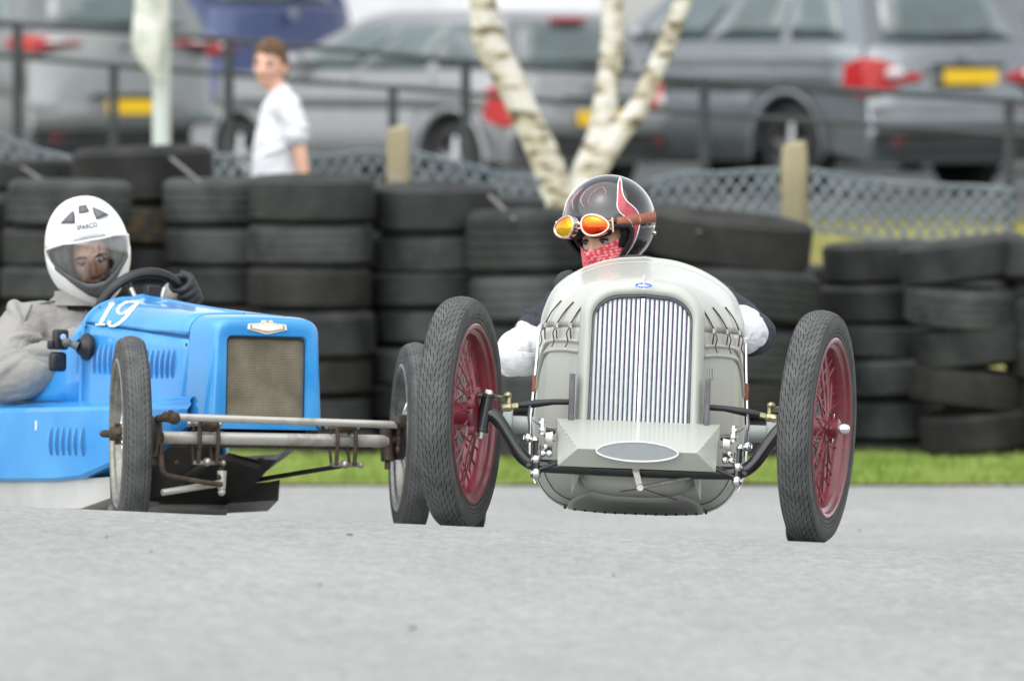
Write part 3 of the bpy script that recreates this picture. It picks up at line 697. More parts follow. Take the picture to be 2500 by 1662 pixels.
def parked_car(name, label, px, d, yaw, pm, L=4.2, W=1.78, H=1.5, belt=0.98, lamp=(0.86, 0.12, 0.40), plate_z=0.8, wheel_r=0.31, overhang=0.75, wb=2.5,
               rear_rake=0.42, roof_end=2.2, ws_base=3.0, sill=0.24, tall_lamp=False, wiper=True, badge=True, hi_stop=True):
    p = at(px, 0, d)
    root = empty(name, (p.x, d, ground(p.x, d) + 0.04), rot=(0, 0, rad(yaw)))
    w = W / 2
    # lower body: side outline with wheel arches, lofted across the width with tumblehome
    ra = wheel_r + 0.065
    yr, yf = overhang, overhang + wb
    out = [(0.06, sill + 0.02), (0.0, sill + .18), (-0.02, 0.50), (0.02, 0.62), (0.03, belt - 0.06), (0.10, belt)]
    top = [(ws_base * .35, belt + .01), (ws_base * .7, belt), (ws_base, belt - 0.01), (ws_base + 0.35, belt - .06), (L - 0.45, belt - 0.18), (L - 0.12, belt - .32), (L, belt - 0.45), (L + .01, 0.42), (L - 0.08, sill)]
    def arch(yc):
        return [(yc + ra * math.cos(a), max(sill, wheel_r + ra * math.sin(a))) for a in [math.pi * i / 14 for i in range(15)]]
    poly = out + top + arch(yf) + arch(yr)
    def half(y, z):
        f = 1.0
        f *= 1 - 0.10 * smooth((0.35 - y) / 0.35) - 0.17 * smooth((y - (L - 0.7)) / 0.7)
        f *= 1 - 0.07 * smooth((z - 0.55) / 0.5) - 0.05 * smooth((0.45 - z) / 0.25)
        return w * f
    mb = MB()
    rings = []
    for s in (-1, -0.97, -0.7, -0.35, 0, 0.35, 0.7, 0.97, 1):
        ring = []
        for y, z in poly:
            ins = 0.03 if abs(s) == 1 else 0.0
            cy, cz = L / 2, 0.6
            bow = 0.10 * (1 - (abs(s)) ** 2) * (1 if y < 0.5 else 0) * (-1) + 0.12 * (1 - s * s) * (1 if y > L - 0.7 else 0)
            yy = y + bow + (0.02 if abs(s) == 1 and y < .2 else 0)
            ring.append(V((s * half(y, z), yy, z + (0.02 * (1 - s * s) if z > belt - .2 else 0))))
        rings.append(ring)
    mb.loft(rings, True, True, True)
    mb.build('body', pm, root, angle=50)
    # greenhouse
    yb0, yb1, yt0, yt1 = 0.10, ws_base + .02, rear_rake, roof_end
    wb_, wt = w * 0.925, w * 0.73
    def gp(u, v, side=None):
        """u along length 0..1, v height 0..1, on the left(-1)/right(1) side"""
        y = lerp(lerp(yb0, yt0, v), lerp(yb1, yt1, v), u)
        x = lerp(wb_, wt, v ** 1.25) * (1 - 0.06 * (2 * u - 1) ** 2)
        return V((side * x, y, lerp(belt, H - 0.05, v)))
    mb = MB()
    vsx = [0, .2, .4, .6, .8, .92, 1.0]; us = [0, .06, .2, .4, .6, .8, .94, 1]
    rings = []
    for v in vsx:
        ring = [gp(u, v, -1) for u in us] + [gp(u, v, 1) for u in reversed(us)]
        if v == 1.0: ring = [V((q.x * .97, lerp(q.y, (yt0 + yt1) / 2, .02), q.z)) for q in ring]
        rings.append(ring)
    c = V((0, (yt0 + yt1) / 2, H))
    rings.append([V((q.x * 0.86, lerp(q.y, c.y, .12), H - 0.015)) for q in rings[-1]])
    rings.append([V((q.x * 0.4, lerp(q.y, c.y, .6), H)) for q in rings[-2]])
    mb.loft(rings, True, False, True)
    mb.build('roof', pm, root, angle=45)
    # glass panes, set slightly proud of the pillars
    def pane(nm, fn, nu=4, nv=3):
        g = MB(); g.loft([[fn(i / nu, j / nv) for i in range(nu + 1)] for j in range(nv + 1)], False)
        return g.build(nm, M_glass, root, solid=0.004)
    for s in (-1, 1):
        for u0, u1 in ((.10, .30), (.32, .60), (.62, .90)):
            pane('side_window', lambda u, v, s=s, u0=u0, u1=u1: gp(lerp(u0, u1, u) + (0.05 * (v - .5) if u0 < .2 else 0), lerp(.08, .84, v), s) + V((s * .006, 0, .004)))
    def rearp(u, v):
        a, b = gp(0, lerp(.1, .86, v), -1), gp(0, lerp(.1, .86, v), 1)
        q = a.lerp(b, lerp(.1, .9, u)); q.y -= 0.010 + 0.03 * (1 - (2 * u - 1) ** 2); return q
    pane('rear_window', rearp, 6, 3)
    def wsp(u, v):
        a, b = gp(1, lerp(.06, .9, v), -1), gp(1, lerp(.06, .9, v), 1)
        q = a.lerp(b, lerp(.07, .93, u)); q.y += 0.010; return q
    pane('windscreen', wsp, 6, 3)
    # rear lamps wrap the corner
    lz, lh, lw = lamp
    for s in (-1, 1):
        g = MB(); rings = []
        for t in range(9):
            u = t / 8
            if u < .55: x, y = lerp(w * .93 - lw, w * .90, u / .55), -0.045 + 0.03 * (u / .55) ** 2
            else: x, y = w * lerp(.92, .945, (u - .55) / .45), lerp(0.0, 0.27, (u - .55) / .45)
            hh = lh * (0.30 + 0.80 * smooth((u - .12) / .42)) * (1 - .35 * smooth((u - .75) / .25))
            nrm = V((0, -1, 0)) if u < .55 else V((1, -.1, 0))
            q = V((x, y, lz)) + nrm * .02
            rings.append([V((s * (q.x - nrm.x * .06), q.y - nrm.y * .06, lz - hh / 2)), V((s * q.x, q.y, lz - hh / 2 + .01)), V((s * q.x, q.y, lz + hh / 2 - .01)), V((s * (q.x - nrm.x * .06), q.y - nrm.y * .06, lz + hh / 2))])
        g.loft(rings, True, True, True)
        lo = g.build('tail_lamp', M_lamp, root, bevel=.008)
        g = MB(); g.sphere((s * (w * .90 - lw * .38), -0.066, lz + lh * .10), (lw * .22, .03, lh * .16), 14, 8); g.build('reversing_lamp', M_lampw, lo, bevel=.006)
        g = MB(); g.box((s * w * .66, -0.105, 0.42), (.2, .03, .05)); g.build('reflector', M_lamp, root, bevel=.006)
    g = MB(); g.box((0, -0.140 if plate_z > .72 else -.182, plate_z), (.52, .012, .112)); g.build('number_plate', M_plate, root, bevel=.003)
    g = MB(); g.box((0, -0.115, max(plate_z, .66) + .085), (.7, .03, .035)); g.build('boot_handle', M_trim, root, bevel=.008)
    g = MB(); g.loft([[V((x, -0.11 + .07 * (x / w) ** 4 + dy, z)) for x in [w * (-.9 + .2 * i) for i in range(10)]] for dy, z in ((0.02, .33), (-.03, .34), (-.035, .44), (0.02, .45))], False); g.build('bumper_insert', M_trim, root)
    if wiper:
        g = MB(); a, b = rearp(.52, .02), rearp(.80, .16); g.tube([a + V((0, -.015, 0)), b + V((0, -.015, 0))], .012, 6); g.build('rear_wiper', M_trim, root)
    if badge:
        g = MB(); g.lathe([(-.145, .001), (-.145, .04), (-.12, .042)], 16, (0, 0, belt - .07), 'Y'); g.build('boot_badge', M_alloy, root)
    if hi_stop:
        g = MB(); a = gp(0, .93, -1); g.box((0, a.y - .045, a.z), (.34, .06, .03)); g.build('high_brake_lamp', M_lamp, root, bevel=.006)
    for s in (-1, 1):
        g = MB(); q = gp(.86, .08, s); g.sphere((q.x + s * .10, q.y - .02, q.z + .05), (.10, .07, .07), 12, 8); g.build('door_mirror', pm, root)
        for yy in (ws_base * .34, ws_base * .66):
            g = MB(); g.box((s * (half(yy, .82) + .012), yy, belt - .14), (.03, .19, .028)); g.build('door_handle', pm, root, bevel=.008)
            g = MB(); g.box((s * (half(yy, .6) - .004), yy + .14 - .3, .62), (.012, .008, .56)); g.build('door_gap', M_trim, root)
        g = MB(); g.box((s * (half(L - .4, .62) * .90), L - .22, belt - .33), (.16, .30, .12)); g.build('headlamp', M_glass, root, bevel=.03)
        for yc in (yr, yf):
            wh = empty('wheel', (s * (w - .13), yc, wheel_r), root)
            g = MB(); g.lathe([(-.09, wheel_r * .62), (-.1, wheel_r * .8), (-.085, wheel_r * .97), (-.05, wheel_r), (.05, wheel_r), (.085, wheel_r * .97), (.1, wheel_r * .8), (.09, wheel_r * .62)], 32, closed=True); g.build('tyre', M_cartyre, wh)
            g = MB(); g.lathe([(s * .085, wheel_r * .66), (s * .06, wheel_r * .62), (s * .02, wheel_r * .58), (-s * .05, wheel_r * .58)], 32); 
            for q in range(5):
                a = 2 * math.pi * q / 5 + .3
                g.tube([(s * .07, 0, 0), (s * .065, math.cos(a) * wheel_r * .62, math.sin(a) * wheel_r * .62)], [.045, .03], 6)
            g.sphere((s * .07, 0, 0), (.02, .06, .06), 12, 8); g.build('alloy', M_alloy, wh)
            g = MB(); g.lathe([(-s * .02, .001), (-s * .02, wheel_r * .6)], 24); g.build('brake_disc', M_trim, wh)
    # curved flanks: shoulder pressing above the arches, door skins between them, rear bumper skin
    for s in (-1, 1):
        g = MB(); yy = frange(.14, L - .35, .2)
        prof = [(wheel_r + ra + .02, .0), (lerp(wheel_r + ra, belt, .2), .030), (lerp(wheel_r + ra, belt, .45), .042), (lerp(wheel_r + ra, belt, .62), .030), (lerp(wheel_r + ra, belt, .72), .040), (lerp(wheel_r + ra, belt, .9), .020), (belt + .005, -.012)]
        g.loft([[V((s * (half(y, z) + bl * smooth((y - .1) / .3) * smooth((L - .3 - y) / .4) + .002), y, z)) for z, bl in prof] for y in yy], False); g.build('side_panel', pm, root, angle=35)
        g = MB(); y0, y1 = yr + ra + .03, yf - ra - .03
        g.loft([[V((s * (half(y, z) + bl), y, z)) for z, bl in ((sill + .02, .0), (sill + .08, .022), (.42, .018), (.52, .004), (.64, .006), (wheel_r + ra + .02, .003))] for y in frange(y0, y1, .25)], False); g.build('door_skin', pm, root, angle=35)
        g = MB(); g.lathe([(s * .012, ra + .045), (s * .02, ra + .02), (s * .006, ra - .004)], 28, (s * (half(yr, .6) + .0), yr, wheel_r), a0=-.12, a1=math.pi + .12); g.build('arch_lip', pm, root)
    g = MB(); xs = [w * (-.93 + .155 * i) for i in range(13)]
    g.loft([[V((x, -0.11 + .10 * abs(x / w) ** 3.2 - bl, z)) for x in xs] for z, bl in ((.45, -.02), (.48, .035), (.55, .055), (.62, .045), (.66, -.01), (.68, -.03))], False); g.build('rear_bumper', pm, root, angle=45)
    # dark arch liners and floor
    g = MB(); g.box((0, L / 2, sill + .05), (W * .8, L * .86, .1)); g.build('floor_pan', M_trim, root)
    tag(root, label, 'car', 'cars parked behind the railing')
    return root

parked_car('parked_car', 'silver car with wide red tail lamp beside the pale pole', 285, 76, 34, P_silver, L=4.5, W=1.86, H=1.70, belt=1.24, lamp=(1.15, .12, .46), plate_z=.66, wheel_r=.34, overhang=.9, wb=2.65, rear_rake=.3, roof_end=2.5, ws_base=3.1)
parked_car('parked_car', 'light silver hatchback behind the birch trunks', 1352, 73, 43, P_mid, L=3.65, W=1.68, H=1.41, belt=.93, lamp=(.70, .30, .16), plate_z=.60, wheel_r=.29, overhang=.58, wb=2.4, rear_rake=.25, roof_end=1.75, ws_base=2.75)
parked_car('parked_car', 'blue-grey estate car with large red lamp at the right', 2210, 74, 37, P_grey, L=4.65, W=1.88, H=1.72, belt=1.13, lamp=(.90, .27, .46), plate_z=.90, wheel_r=.35, overhang=.9, wb=2.8, rear_rake=.38, roof_end=2.4, ws_base=3.2)
parked_car('parked_car', 'navy blue car beyond the gap above the boy', 655, 86, 40, P_navy, L=4.4, W=1.84, H=2.0, belt=1.46, lamp=(1.1, .14, .3), plate_z=.8, wheel_r=.33, overhang=.85, wb=2.6)
parked_car('parked_car', 'graphite car only glimpsed at the upper right corner', 2560, 86, 40, P_dark, L=4.4, W=1.84, H=1.75, belt=1.15, plate_z=.8, wheel_r=.33, overhang=.85, wb=2.6)
parked_car('parked_van', 'white van seen beyond the roof of the hatchback', 1262, 90, 36, P_white, L=4.8, W=1.95, H=2.35, belt=1.85, lamp=(1.0, .3, .14), plate_z=.7, wheel_r=.34, overhang=.85, wb=3.0, hi_stop=False, wiper=False)
parked_car('parked_car', 'grey car beyond the silver car at upper left', 40, 92, 40, P_silver, L=4.4, W=1.84, H=1.8, belt=1.2, plate_z=.8, wheel_r=.33, overhang=.85, wb=2.6)
# ------------------------------------------------------------------ wire wheels shared by both race cars
def race_wheel(parent, name, loc, steer, camber, R, W, rimR, m_rim, m_spoke, m_hub, out, nsp=22, tread='block', hub_r=0.036, plain_tyre=None):
    w = empty(name, loc, parent, rot=(0, rad(camber), rad(steer)))
    h = W / 2
    prof = [(-0.034, rimR - .004), (-0.043, rimR + .012), (-h * .96, rimR + (R - rimR) * .40), (-h, rimR + (R - rimR) * .62), (-h * .93, rimR + (R - rimR) * .80), (-h * .72, R - .008), (-h * .35, R - .002), (0, R),
            (h * .35, R - .002), (h * .72, R - .008), (h * .93, rimR + (R - rimR) * .80), (h, rimR + (R - rimR) * .62), (h * .96, rimR + (R - rimR) * .40), (0.043, rimR + .012), (0.034, rimR - .004), (0, rimR - .002)]
    mb = MB(); mb.lathe(prof, 112, closed=True)
    # fine moulded rings on the sidewalls
    for s in (-1, 1):
        for q in (.3, .42):
            rr = rimR + (R - rimR) * q; aa = s * h * interp([(.25, .93), (.40, .965), (.62, 1.0)], q)
            mb.lathe([(aa, rr + .0022), (aa + s * .0016, rr), (aa, rr - .0022)], 112)
    mb.build('tyre', M_groove if tread else M_race_rubber, w, angle=50)
    # sidewall and shoulder rubber a hair proud of the dark groove layer
    mb = MB()
    for s in (-1, 1):
        pr = [(s * .0435, rimR + .013), (s * (h * .96 + .0012), rimR + (R - rimR) * .40), (s * (h + .0014), rimR + (R - rimR) * .62), (s * (h * .93 + .001), rimR + (R - rimR) * .80 + .001)]
        mb.lathe(pr, 112)
    mb.build('sidewall', M_race_rubber, w, angle=50)
    # tread: a raised band cut by rows of short slanted slits that stay open to the dark carcass below
    prf = [(0, R), (.35, R - .002), (.72, R - .008), (.93, rimR + (R - rimR) * .80), (1.0, rimR + (R - rimR) * .62)]
    def P(a, t, l):
        r = interp(prf, abs(a) / h) + l; return V((a, r * math.cos(t), r * math.sin(t)))
    mb = MB()
    if tread == 'block': rows, nb, sw, sl, ln = [(-.93 + .233 * k, -.93 + .233 * (k + 1)) for k in range(8)], 66, .20, .40, .80
    else: rows, nb, sw, sl, ln = [(-.93, -.62), (-.62, -.30), (-.30, -.10), (-.10, .10), (.10, .30), (.30, .62), (.62, .93)], 78, .15, .30, .74
    pitch = 2 * math.pi / nb
    for ri, (a0, a1) in enumerate(rows):
        A0, A1 = a0 * h, a1 * h; am, aw = (A0 + A1) / 2, (A1 - A0)
        for k in range(nb):
            t0 = pitch * (k + .5 * (ri % 2)); t1 = t0 + pitch
            o4 = [(A0, t0), (A1, t0), (A1, t1), (A0, t1)]
            sg = 1 if am < 0 else -1
            if tread != 'block' and ri == 3: c4 = [(am - aw * .04, t0), (am + aw * .04, t0), (am + aw * .04, t1), (am - aw * .04, t1)]
            else:
                tl, tu = t0 + pitch * (1 - ln) / 2, t1 - pitch * (1 - ln) / 2
                c4 = [(am - aw * (sw + sl * sg) / 2, tl), (am + aw * (sw - sl * sg) / 2, tl), (am + aw * (sw + sl * sg) / 2, tu), (am - aw * (sw - sl * sg) / 2, tu)]
            lf = .0036
            vs = [P(a, t, lf) for a, t in o4] + [P(a, t, lf) for a, t in c4] + [P(a, t, -.002) for a, t in c4]
            mb.add(vs, [(0, 1, 5, 4), (1, 2, 6, 5), (2, 3, 7, 6), (3, 0, 4, 7), (4, 5, 9, 8), (5, 6, 10, 9), (6, 7, 11, 10), (7, 4, 8, 11)])
    for s in (-1, 1): mb.lathe([(s * .93 * h, interp(prf, .93) + .0036), (s * .945 * h, interp(prf, .945) - .001)], nb * 2)
    tag(mb.build('tread_band', M_tread, w, angle=40), kind='stuff')
    # rim
    mb = MB()
    mb.lathe([(-.043, rimR + .010), (-.046, rimR + .004), (-.043, rimR - .004), (-.034, rimR - .008), (-.028, rimR - .020), (-.014, rimR - .026), (0, rimR - .027), (.014, rimR - .026), (.028, rimR - .020), (.034, rimR - .008), (.043, rimR - .004), (.046, rimR + .004), (.043, rimR + .010), (.02, rimR - .006), (-.02, rimR - .006)], 96, closed=True)
    mb.build('rim', m_rim, w)
    # hub
    mb = MB(); o = out
    mb.lathe([(-o * .052, .001), (-o * .052, hub_r * 1.75), (-o * .045, hub_r * 1.85), (-o * .040, hub_r * 1.75), (-o * .036, hub_r * 1.0), (o * .012, hub_r * .9), (o * .024, hub_r * 1.12), (o * .032, hub_r * 1.12), (o * .036, hub_r * .8), (o * .062, hub_r * .75), (o * .066, hub_r * .6), (o * .066, .001)], 28)
    for k in range(5):
        a = 2 * math.pi * k / 5 + .2
        mb.sphere((-o * .046, math.cos(a) * hub_r * 1.75, math.sin(a) * hub_r * 1.75), (.012, .016, .016), 8, 6)
    hb = mb.build('hub', m_hub, w)
    mb = MB(); mb.lathe([(o * .064, hub_r * .42), (o * .082, hub_r * .42), (o * .092, hub_r * .3), (o * .096, .001)], 16)
    for k in range(4):
        a = 2 * math.pi * k / 4; mb.lathe([(o * .034, .007), (o * .048, .007), (o * .05, .001)], 6, (0, math.cos(a) * hub_r * .98, math.sin(a) * hub_r * .98))
    mb.build('hub_nut', M_chrome if m_hub is M_red else M_rust, w)
    # spokes
    meshes = []
    for typ in (0, 1):
        mb = MB(); sg = 1 if typ else -1
        a_h = o * (.028 if typ else -.040); hr = hub_r * (1.0 if typ else 1.6)
        off = 0.55 if typ else 0.34
        mb.tube([(a_h, hr, 0), (-a_h * .18 + o * .004, (rimR - .022) * math.cos(off), (rimR - .022) * math.sin(off))], .0030, 6)
        meshes.append(mb.mesh('spoke', m_spoke))
        mb = MB(); mb.tube([(a_h, hr, 0), (-a_h * .18 + o * .004, (rimR - .022) * math.cos(off), -(rimR - .022) * math.sin(off))], .0030, 6)
        meshes.append(mb.mesh('spoke', m_spoke))
    for k in range(nsp):
        for q, me in enumerate(meshes):
            if q % 2 != k % 2: continue
            s = bpy.data.objects.new('spoke', me); COL.objects.link(s); s.parent = w
            s.rotation_euler = (2 * math.pi * (k + (.5 if q > 1 else 0)) / nsp, 0, 0)
    return w

# ------------------------------------------------------------------ silver race car (local: x right in the photo, y towards the tail, z up, origin under the front axle)
def frame(px, py, d, yaw, pitch, roll):
    o = V(((px - 1250) / F_PX * d, d, CAM_H - (py - Y_HOR) / F_PX * d))
    return Matrix.Translation(o) @ Matrix.Rotation(rad(yaw), 4, 'Z') @ Matrix.Rotation(rad(pitch), 4, 'X') @ Matrix.Rotation(rad(roll), 4, 'Y')
MX_S = frame(1548, 1310, 28.0, -0.8, -3.0, 2.2)
SIL = empty('race_car', matrix=MX_S)
tag(SIL, 'pale grey vintage race car with crimson wire wheels and upright slatted grille', 'race car', 'vintage race cars on track')

SEC = [  # y, half profile from the top centre to the bottom centre (x, z)
    (0.160, [(0, .735), (.050, .730), (.098, .712), (.138, .680), (.160, .640), (.168, .595), (.172, .50), (.173, .40), (.172, .30), (.165, .20), (.140, .140), (.08, .118), (0, .115)]),
    (0.30, [(0, .750), (.070, .744), (.138, .724), (.198, .690), (.238, .645), (.254, .596), (.262, .50), (.266, .40), (.268, .30), (.256, .19), (.208, .118), (.11, .096), (0, .093)]),
    (0.48, [(0, .769), (.082, .762), (.160, .738), (.226, .700), (.264, .650), (.280, .598), (.288, .50), (.293, .40), (.296, .30), (.284, .18), (.226, .103), (.118, .085), (0, .082)]),
    (0.70, [(0, .792), (.090, .784), (.176, .756), (.243, .712), (.275, .655), (.288, .600), (.296, .50), (.302, .40), (.306, .30), (.294, .17), (.232, .094), (.12, .077), (0, .075)]),
    (0.86, [(0, .809), (.094, .800), (.182, .770), (.252, .722), (.284, .658), (.295, .600), (.301, .50), (.307, .40), (.311, .30), (.299, .17), (.234, .092), (.12, .075), (0, .073)]),
    (1.00, [(0, .820), (.096, .810), (.185, .778), (.255, .727), (.287, .660), (.297, .600), (.302, .50), (.308, .40), (.312, .30), (.300, .17), (.234, .092), (.12, .075), (0, .073)]),
    (1.35, [(0, .80), (.096, .79), (.185, .76), (.25, .71), (.283, .655), (.294, .600), (.300, .48), (.306, .40), (.310, .30), (.298, .17), (.234, .094), (.12, .077), (0, .075)]),
    (1.75, [(0, .74), (.09, .732), (.17, .70), (.225, .66), (.255, .61), (.268, .56), (.276, .48), (.280, .40), (.280, .31), (.27, .20), (.21, .13), (.11, .115), (0, .112)]),
    (2.10, [(0, .64), (.07, .63), (.125, .605), (.165, .57), (.19, .53), (.20, .49), (.205, .44), (.207, .39), (.205, .33), (.19, .25), (.15, .20), (.08, .185), (0, .18)]),
    (2.45, [(0, .50), (.03, .496), (.055, .485), (.072, .470), (.082, .452), (.087, .435), (.09, .41), (.09, .385), (.088, .36), (.08, .33), (.062, .31), (.03, .302), (0, .30)]),
]
def sec_at(y):
    """half profile at y, smooth in y"""
    ys = [s[0] for s in SEC]
    i = max(0, min(len(ys) - 2, next((k - 1 for k, v in enumerate(ys) if v > y), len(ys) - 2)))
    t = (y - ys[i]) / (ys[i + 1] - ys[i])
    t = max(0, min(1, t))
    def g(k): return SEC[max(0, min(len(SEC) - 1, k))][1]
    out = []
    for q in range(13):
        p = []
        for c in (0, 1):
            p0, p1, p2, p3 = g(i - 1)[q][c], g(i)[q][c], g(i + 1)[q][c], g(i + 2)[q][c]
            if i == 0: p0 = 2 * p1 - p2
            p.append(0.5 * (2 * p1 + (p2 - p0) * t + (2 * p0 - 5 * p1 + 4 * p2 - p3) * t * t + (3 * p1 - p0 - 3 * p2 + p3) * t ** 3) if i > 0 else lerp(p1, p2, t))
        out.append(p)
    return out
def prof_pt(y, q, side=1, off=0.0):
    """surface point at y and fractional profile index q, pushed out by off"""
    s = sec_at(y); P = catmull([V((a, 0, b)) for a, b in s], 4)
    f = max(0, min(len(P) - 1.001, q * 4)); i = int(f)
    p = P[i].lerp(P[i + 1], f - i)
    tn = (P[min(i + 1, len(P) - 1)] - P[max(0, i - 1)]).normalized()
    n = V((-tn.z, 0, tn.x)); n = n if n.dot(p - V((0, 0, .4))) > 0 else -n
    p = p + n * off
    return V((p.x * side, y, p.z))
def q_for_z(y, z):
    s = sec_at(y)
    for k in range(12):
        if s[k][1] >= z >= s[k + 1][1]: return k + (s[k][1] - z) / max(1e-6, s[k][1] - s[k + 1][1])
    return 0
def skin_panel(name, ys, q0, q1, m, off=0.0, n=18, both=True, solid=0.004, parent=None):
    mb = MB(); rings = []
    for y in ys:
        if both and q0 > 0: r = [prof_pt(y, lerp(q0, q1, j / n), -1, off) for j in range(n + 1)] + [prof_pt(y, lerp(q1, q0, j / n), 1, off) for j in range(n + 1)]
        elif both:
            r = [prof_pt(y, lerp(q1, q0, j / n), -1, off) for j in range(n)] + [prof_pt(y, lerp(q0, q1, j / n), 1, off) for j in range(n + 1)]
        else: r = [prof_pt(y, lerp(q0, q1, j / n), both, off) for j in range(n + 1)]
        rings.append(r)
    mb.loft(rings, False)
    return mb.build(name, m, parent or SIL, angle=40, solid=solid)

def silver_body():
    # bonnet top (above the strapped seam), cowl, lower body, cockpit sides, tail
    skin_panel('bonnet', frange(.165, .775, .045), 0, 5.0, M_silver, off=.002)
    skin_panel('cowl', frange(.778, 1.0, .037), 0, 5.0, M_silver, off=.002)
    low = skin_panel('body_side', frange(.165, 1.0, .05), 4.93, 11.99, M_silver, n=26, off=-.0015)
    skin_panel('cockpit_side', frange(1.003, 1.72, .06), 6.2, 11.99, M_silver, n=22)
    skin_panel('tail', frange(1.72, 2.45, .06), 0, 11.99, M_silver, n=24)
    # rolled edge of cowl and seam backing
    mb = MB(); mb.tube([prof_pt(1.0, 5 - j * .25, -1) for j in range(21)][::1] + [prof_pt(1.0, j * .25, 1) for j in range(1, 21)], .006, 8); mb.build('cowl_edge', M_silver, SIL)
    mb = MB(); mb.loft([[prof_pt(y, q * .25, s2, -.006) for s2, q in [(-1, k) for k in range(20, 0, -1)] + [(1, k) for k in range(0, 21)]] for y in (.765, .79)], False); mb.build('bonnet_seam', M_seam, SIL, solid=.003)
    # dark cockpit tub
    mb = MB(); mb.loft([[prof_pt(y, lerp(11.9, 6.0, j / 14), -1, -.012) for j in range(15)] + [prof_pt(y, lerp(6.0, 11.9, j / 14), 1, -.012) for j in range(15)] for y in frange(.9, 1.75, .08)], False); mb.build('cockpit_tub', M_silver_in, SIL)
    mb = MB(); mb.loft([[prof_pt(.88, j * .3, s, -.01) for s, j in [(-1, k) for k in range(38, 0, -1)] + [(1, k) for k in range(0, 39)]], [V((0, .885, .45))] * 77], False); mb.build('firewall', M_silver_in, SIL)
    mb = MB(); mb.box((-.02, 1.70, .40), (.40, .09, .42), Matrix.Rotation(rad(-14), 3, 'X')); mb.box((-.02, 1.46, .19), (.40, .42, .10)); mb.build('seat', M_leather, SIL, bevel=.035, bseg=3)
    mb = MB(); mb.lathe([(0, .172), (.008, .180), (0, .188), (-.008, .180)], 40, (-.02, 1.09, .66), 'Y', closed=True, R=Matrix.Rotation(rad(24), 3, 'X'))
    mb.tube([(-.02, 1.09, .66), (-.02, .8, .55)], .014, 8)
    for a in (0, 120, 240): mb.tube([(-.02, 1.09, .66), V((-.02, 1.09, .66)) + Matrix.Rotation(rad(24), 3, 'X') @ V((.18 * math.sin(rad(a)), 0, .18 * math.cos(rad(a))))], .008, 6)
    mb.build('steering_wheel', M_blackp, SIL)
    # swage beads on the flanks
    for s in (-1, 1):
        for z0, dz in ((.548, 0), (.522, 0)):
            pts = [prof_pt(y, q_for_z(y, z), s, .0005) for y, z in [(.172, z0), (.24, z0 + .004), (.33, z0), (.42, z0 - .018), (.52, z0 - .055), (.60, z0 - .10)]]
            mb = MB(); mb.tube(catmull(pts, 5), .0055, 8); mb.build('swage_bead', M_silver, SIL)
    # leather bonnet straps with buckles and loose ends
    for s in (-1, 1):
        for y in (.200, .265, .365):
            lean = 0.016
            pts = [prof_pt(y - lean, 3.55, s, .004), prof_pt(y - lean * .5, 4.2, s, .006), prof_pt(y, 4.75, s, .009), prof_pt(y + .004, 5.0, s, .011), prof_pt(y + .004, q_for_z(y, .572), s, .008), prof_pt(y + .004, q_for_z(y, .555), s, .005)]
            st = MB(); st.tube(catmull(pts, 4), .0034, 6, flat=.6)
            sto = st.build('bonnet_strap', M_leather, SIL)
            b = MB(); c = prof_pt(y, 5.0, s, .013); b.box(c, (.009, .010, .015)); b.tube([c + V((0, -.006, .014)), c + V((s * .006, -.008, 0)), c + V((0, -.006, -.014))], .0025, 6); b.build('buckle', M_dullmetal, sto, bevel=.002)
            e = MB(); e.tube(catmull([c + V((s * .002, 0, -.004)), c + V((s * .010, -.010, -.022)), c + V((s * .006, -.004, -.045)), c + V((s * .012, -.012, -.062))], 4), .0019, 6); e.build('strap_end', M_leather, sto)
    # small louvre slots on the right flank, leather patches near the seat
    for k in range(3):
        mb = MB(); c = prof_pt(.19 + .012 * k, q_for_z(.2, .475), 1, .001); mb.box(c, (.004, .004, .03)); mb.build('louvre_slot', M_under, SIL)
    for s in (-1, 1):
        mb = MB(); c = prof_pt(.985, q_for_z(.985, .44), s, .006); mb.box(c, (.012, .012, .05)); mb.build('side_strap', M_strap if 'M_strap' in globals() else M_leather, SIL, bevel=.003)
        # piano hinge / piping along the body edge
        mb = MB(); mb.tube([prof_pt(1.0, lerp(5.2, 9.2, k / 20), s, .007) for k in range(21)], .004, 6); mb.build('edge_piping', M_chrome, SIL)
    # undertray lip, join lines and bolts
    mb = MB(); mb.tube([prof_pt(.35, lerp(8.4, 12, k / 24), -1, .0015) for k in range(25)] + [prof_pt(.35, lerp(12, 8.4, k / 24), 1, .0015) for k in range(1, 25)], .0016, 5); mb.build('undertray_seam', M_seam, SIL)
    mb = MB(); mb.tube([prof_pt(.62, lerp(8.4, 12, k / 24), -1, .0015) for k in range(25)] + [prof_pt(.62, lerp(12, 8.4, k / 24), 1, .0015) for k in range(1, 25)], .0016, 5); mb.build('undertray_seam', M_seam, SIL)
    # rounded nose of the undertray below the radiator
    mb = MB(); rings = []
    for t in range(9):
        a = math.pi / 2 * t / 8; sh = .42 + .58 * math.sin(a) ** .8 if t else .42
        y = .17 - .085 * math.cos(a)
        ring = []
        for q, sd in [(q, -1) for q in [8.1 + k * .26 for k in range(16)]] + [(q, 1) for q in reversed([8.1 + k * .26 for k in range(15)])]:
            p = prof_pt(.17, q, sd); ring.append(V((p.x * (.80 + .20 * math.sin(a)), y, .33 + (p.z - .33) * (.80 + .20 * math.sin(a)))))
        rings.append(ring)
    mb.loft(rings, False, cap0=True); mb.build('nose_pan', M_silver, SIL, angle=50)
    skin_panel('undertray', frange(.17, 1.7, .09), 10.35, 11.99, M_under, off=.003, n=10)
    mb = MB()
    for k in range(15):
        x = -.21 + .03 * k; q = 10.1 + abs(x) * 0
        p = prof_pt(.72, lerp(12, 10.2, min(1, abs(x) / .22)), 1 if x > 0 else -1, .004); mb.sphere((p.x, p.y, p.z), (.0048, .0048, .0055), 6, 4)
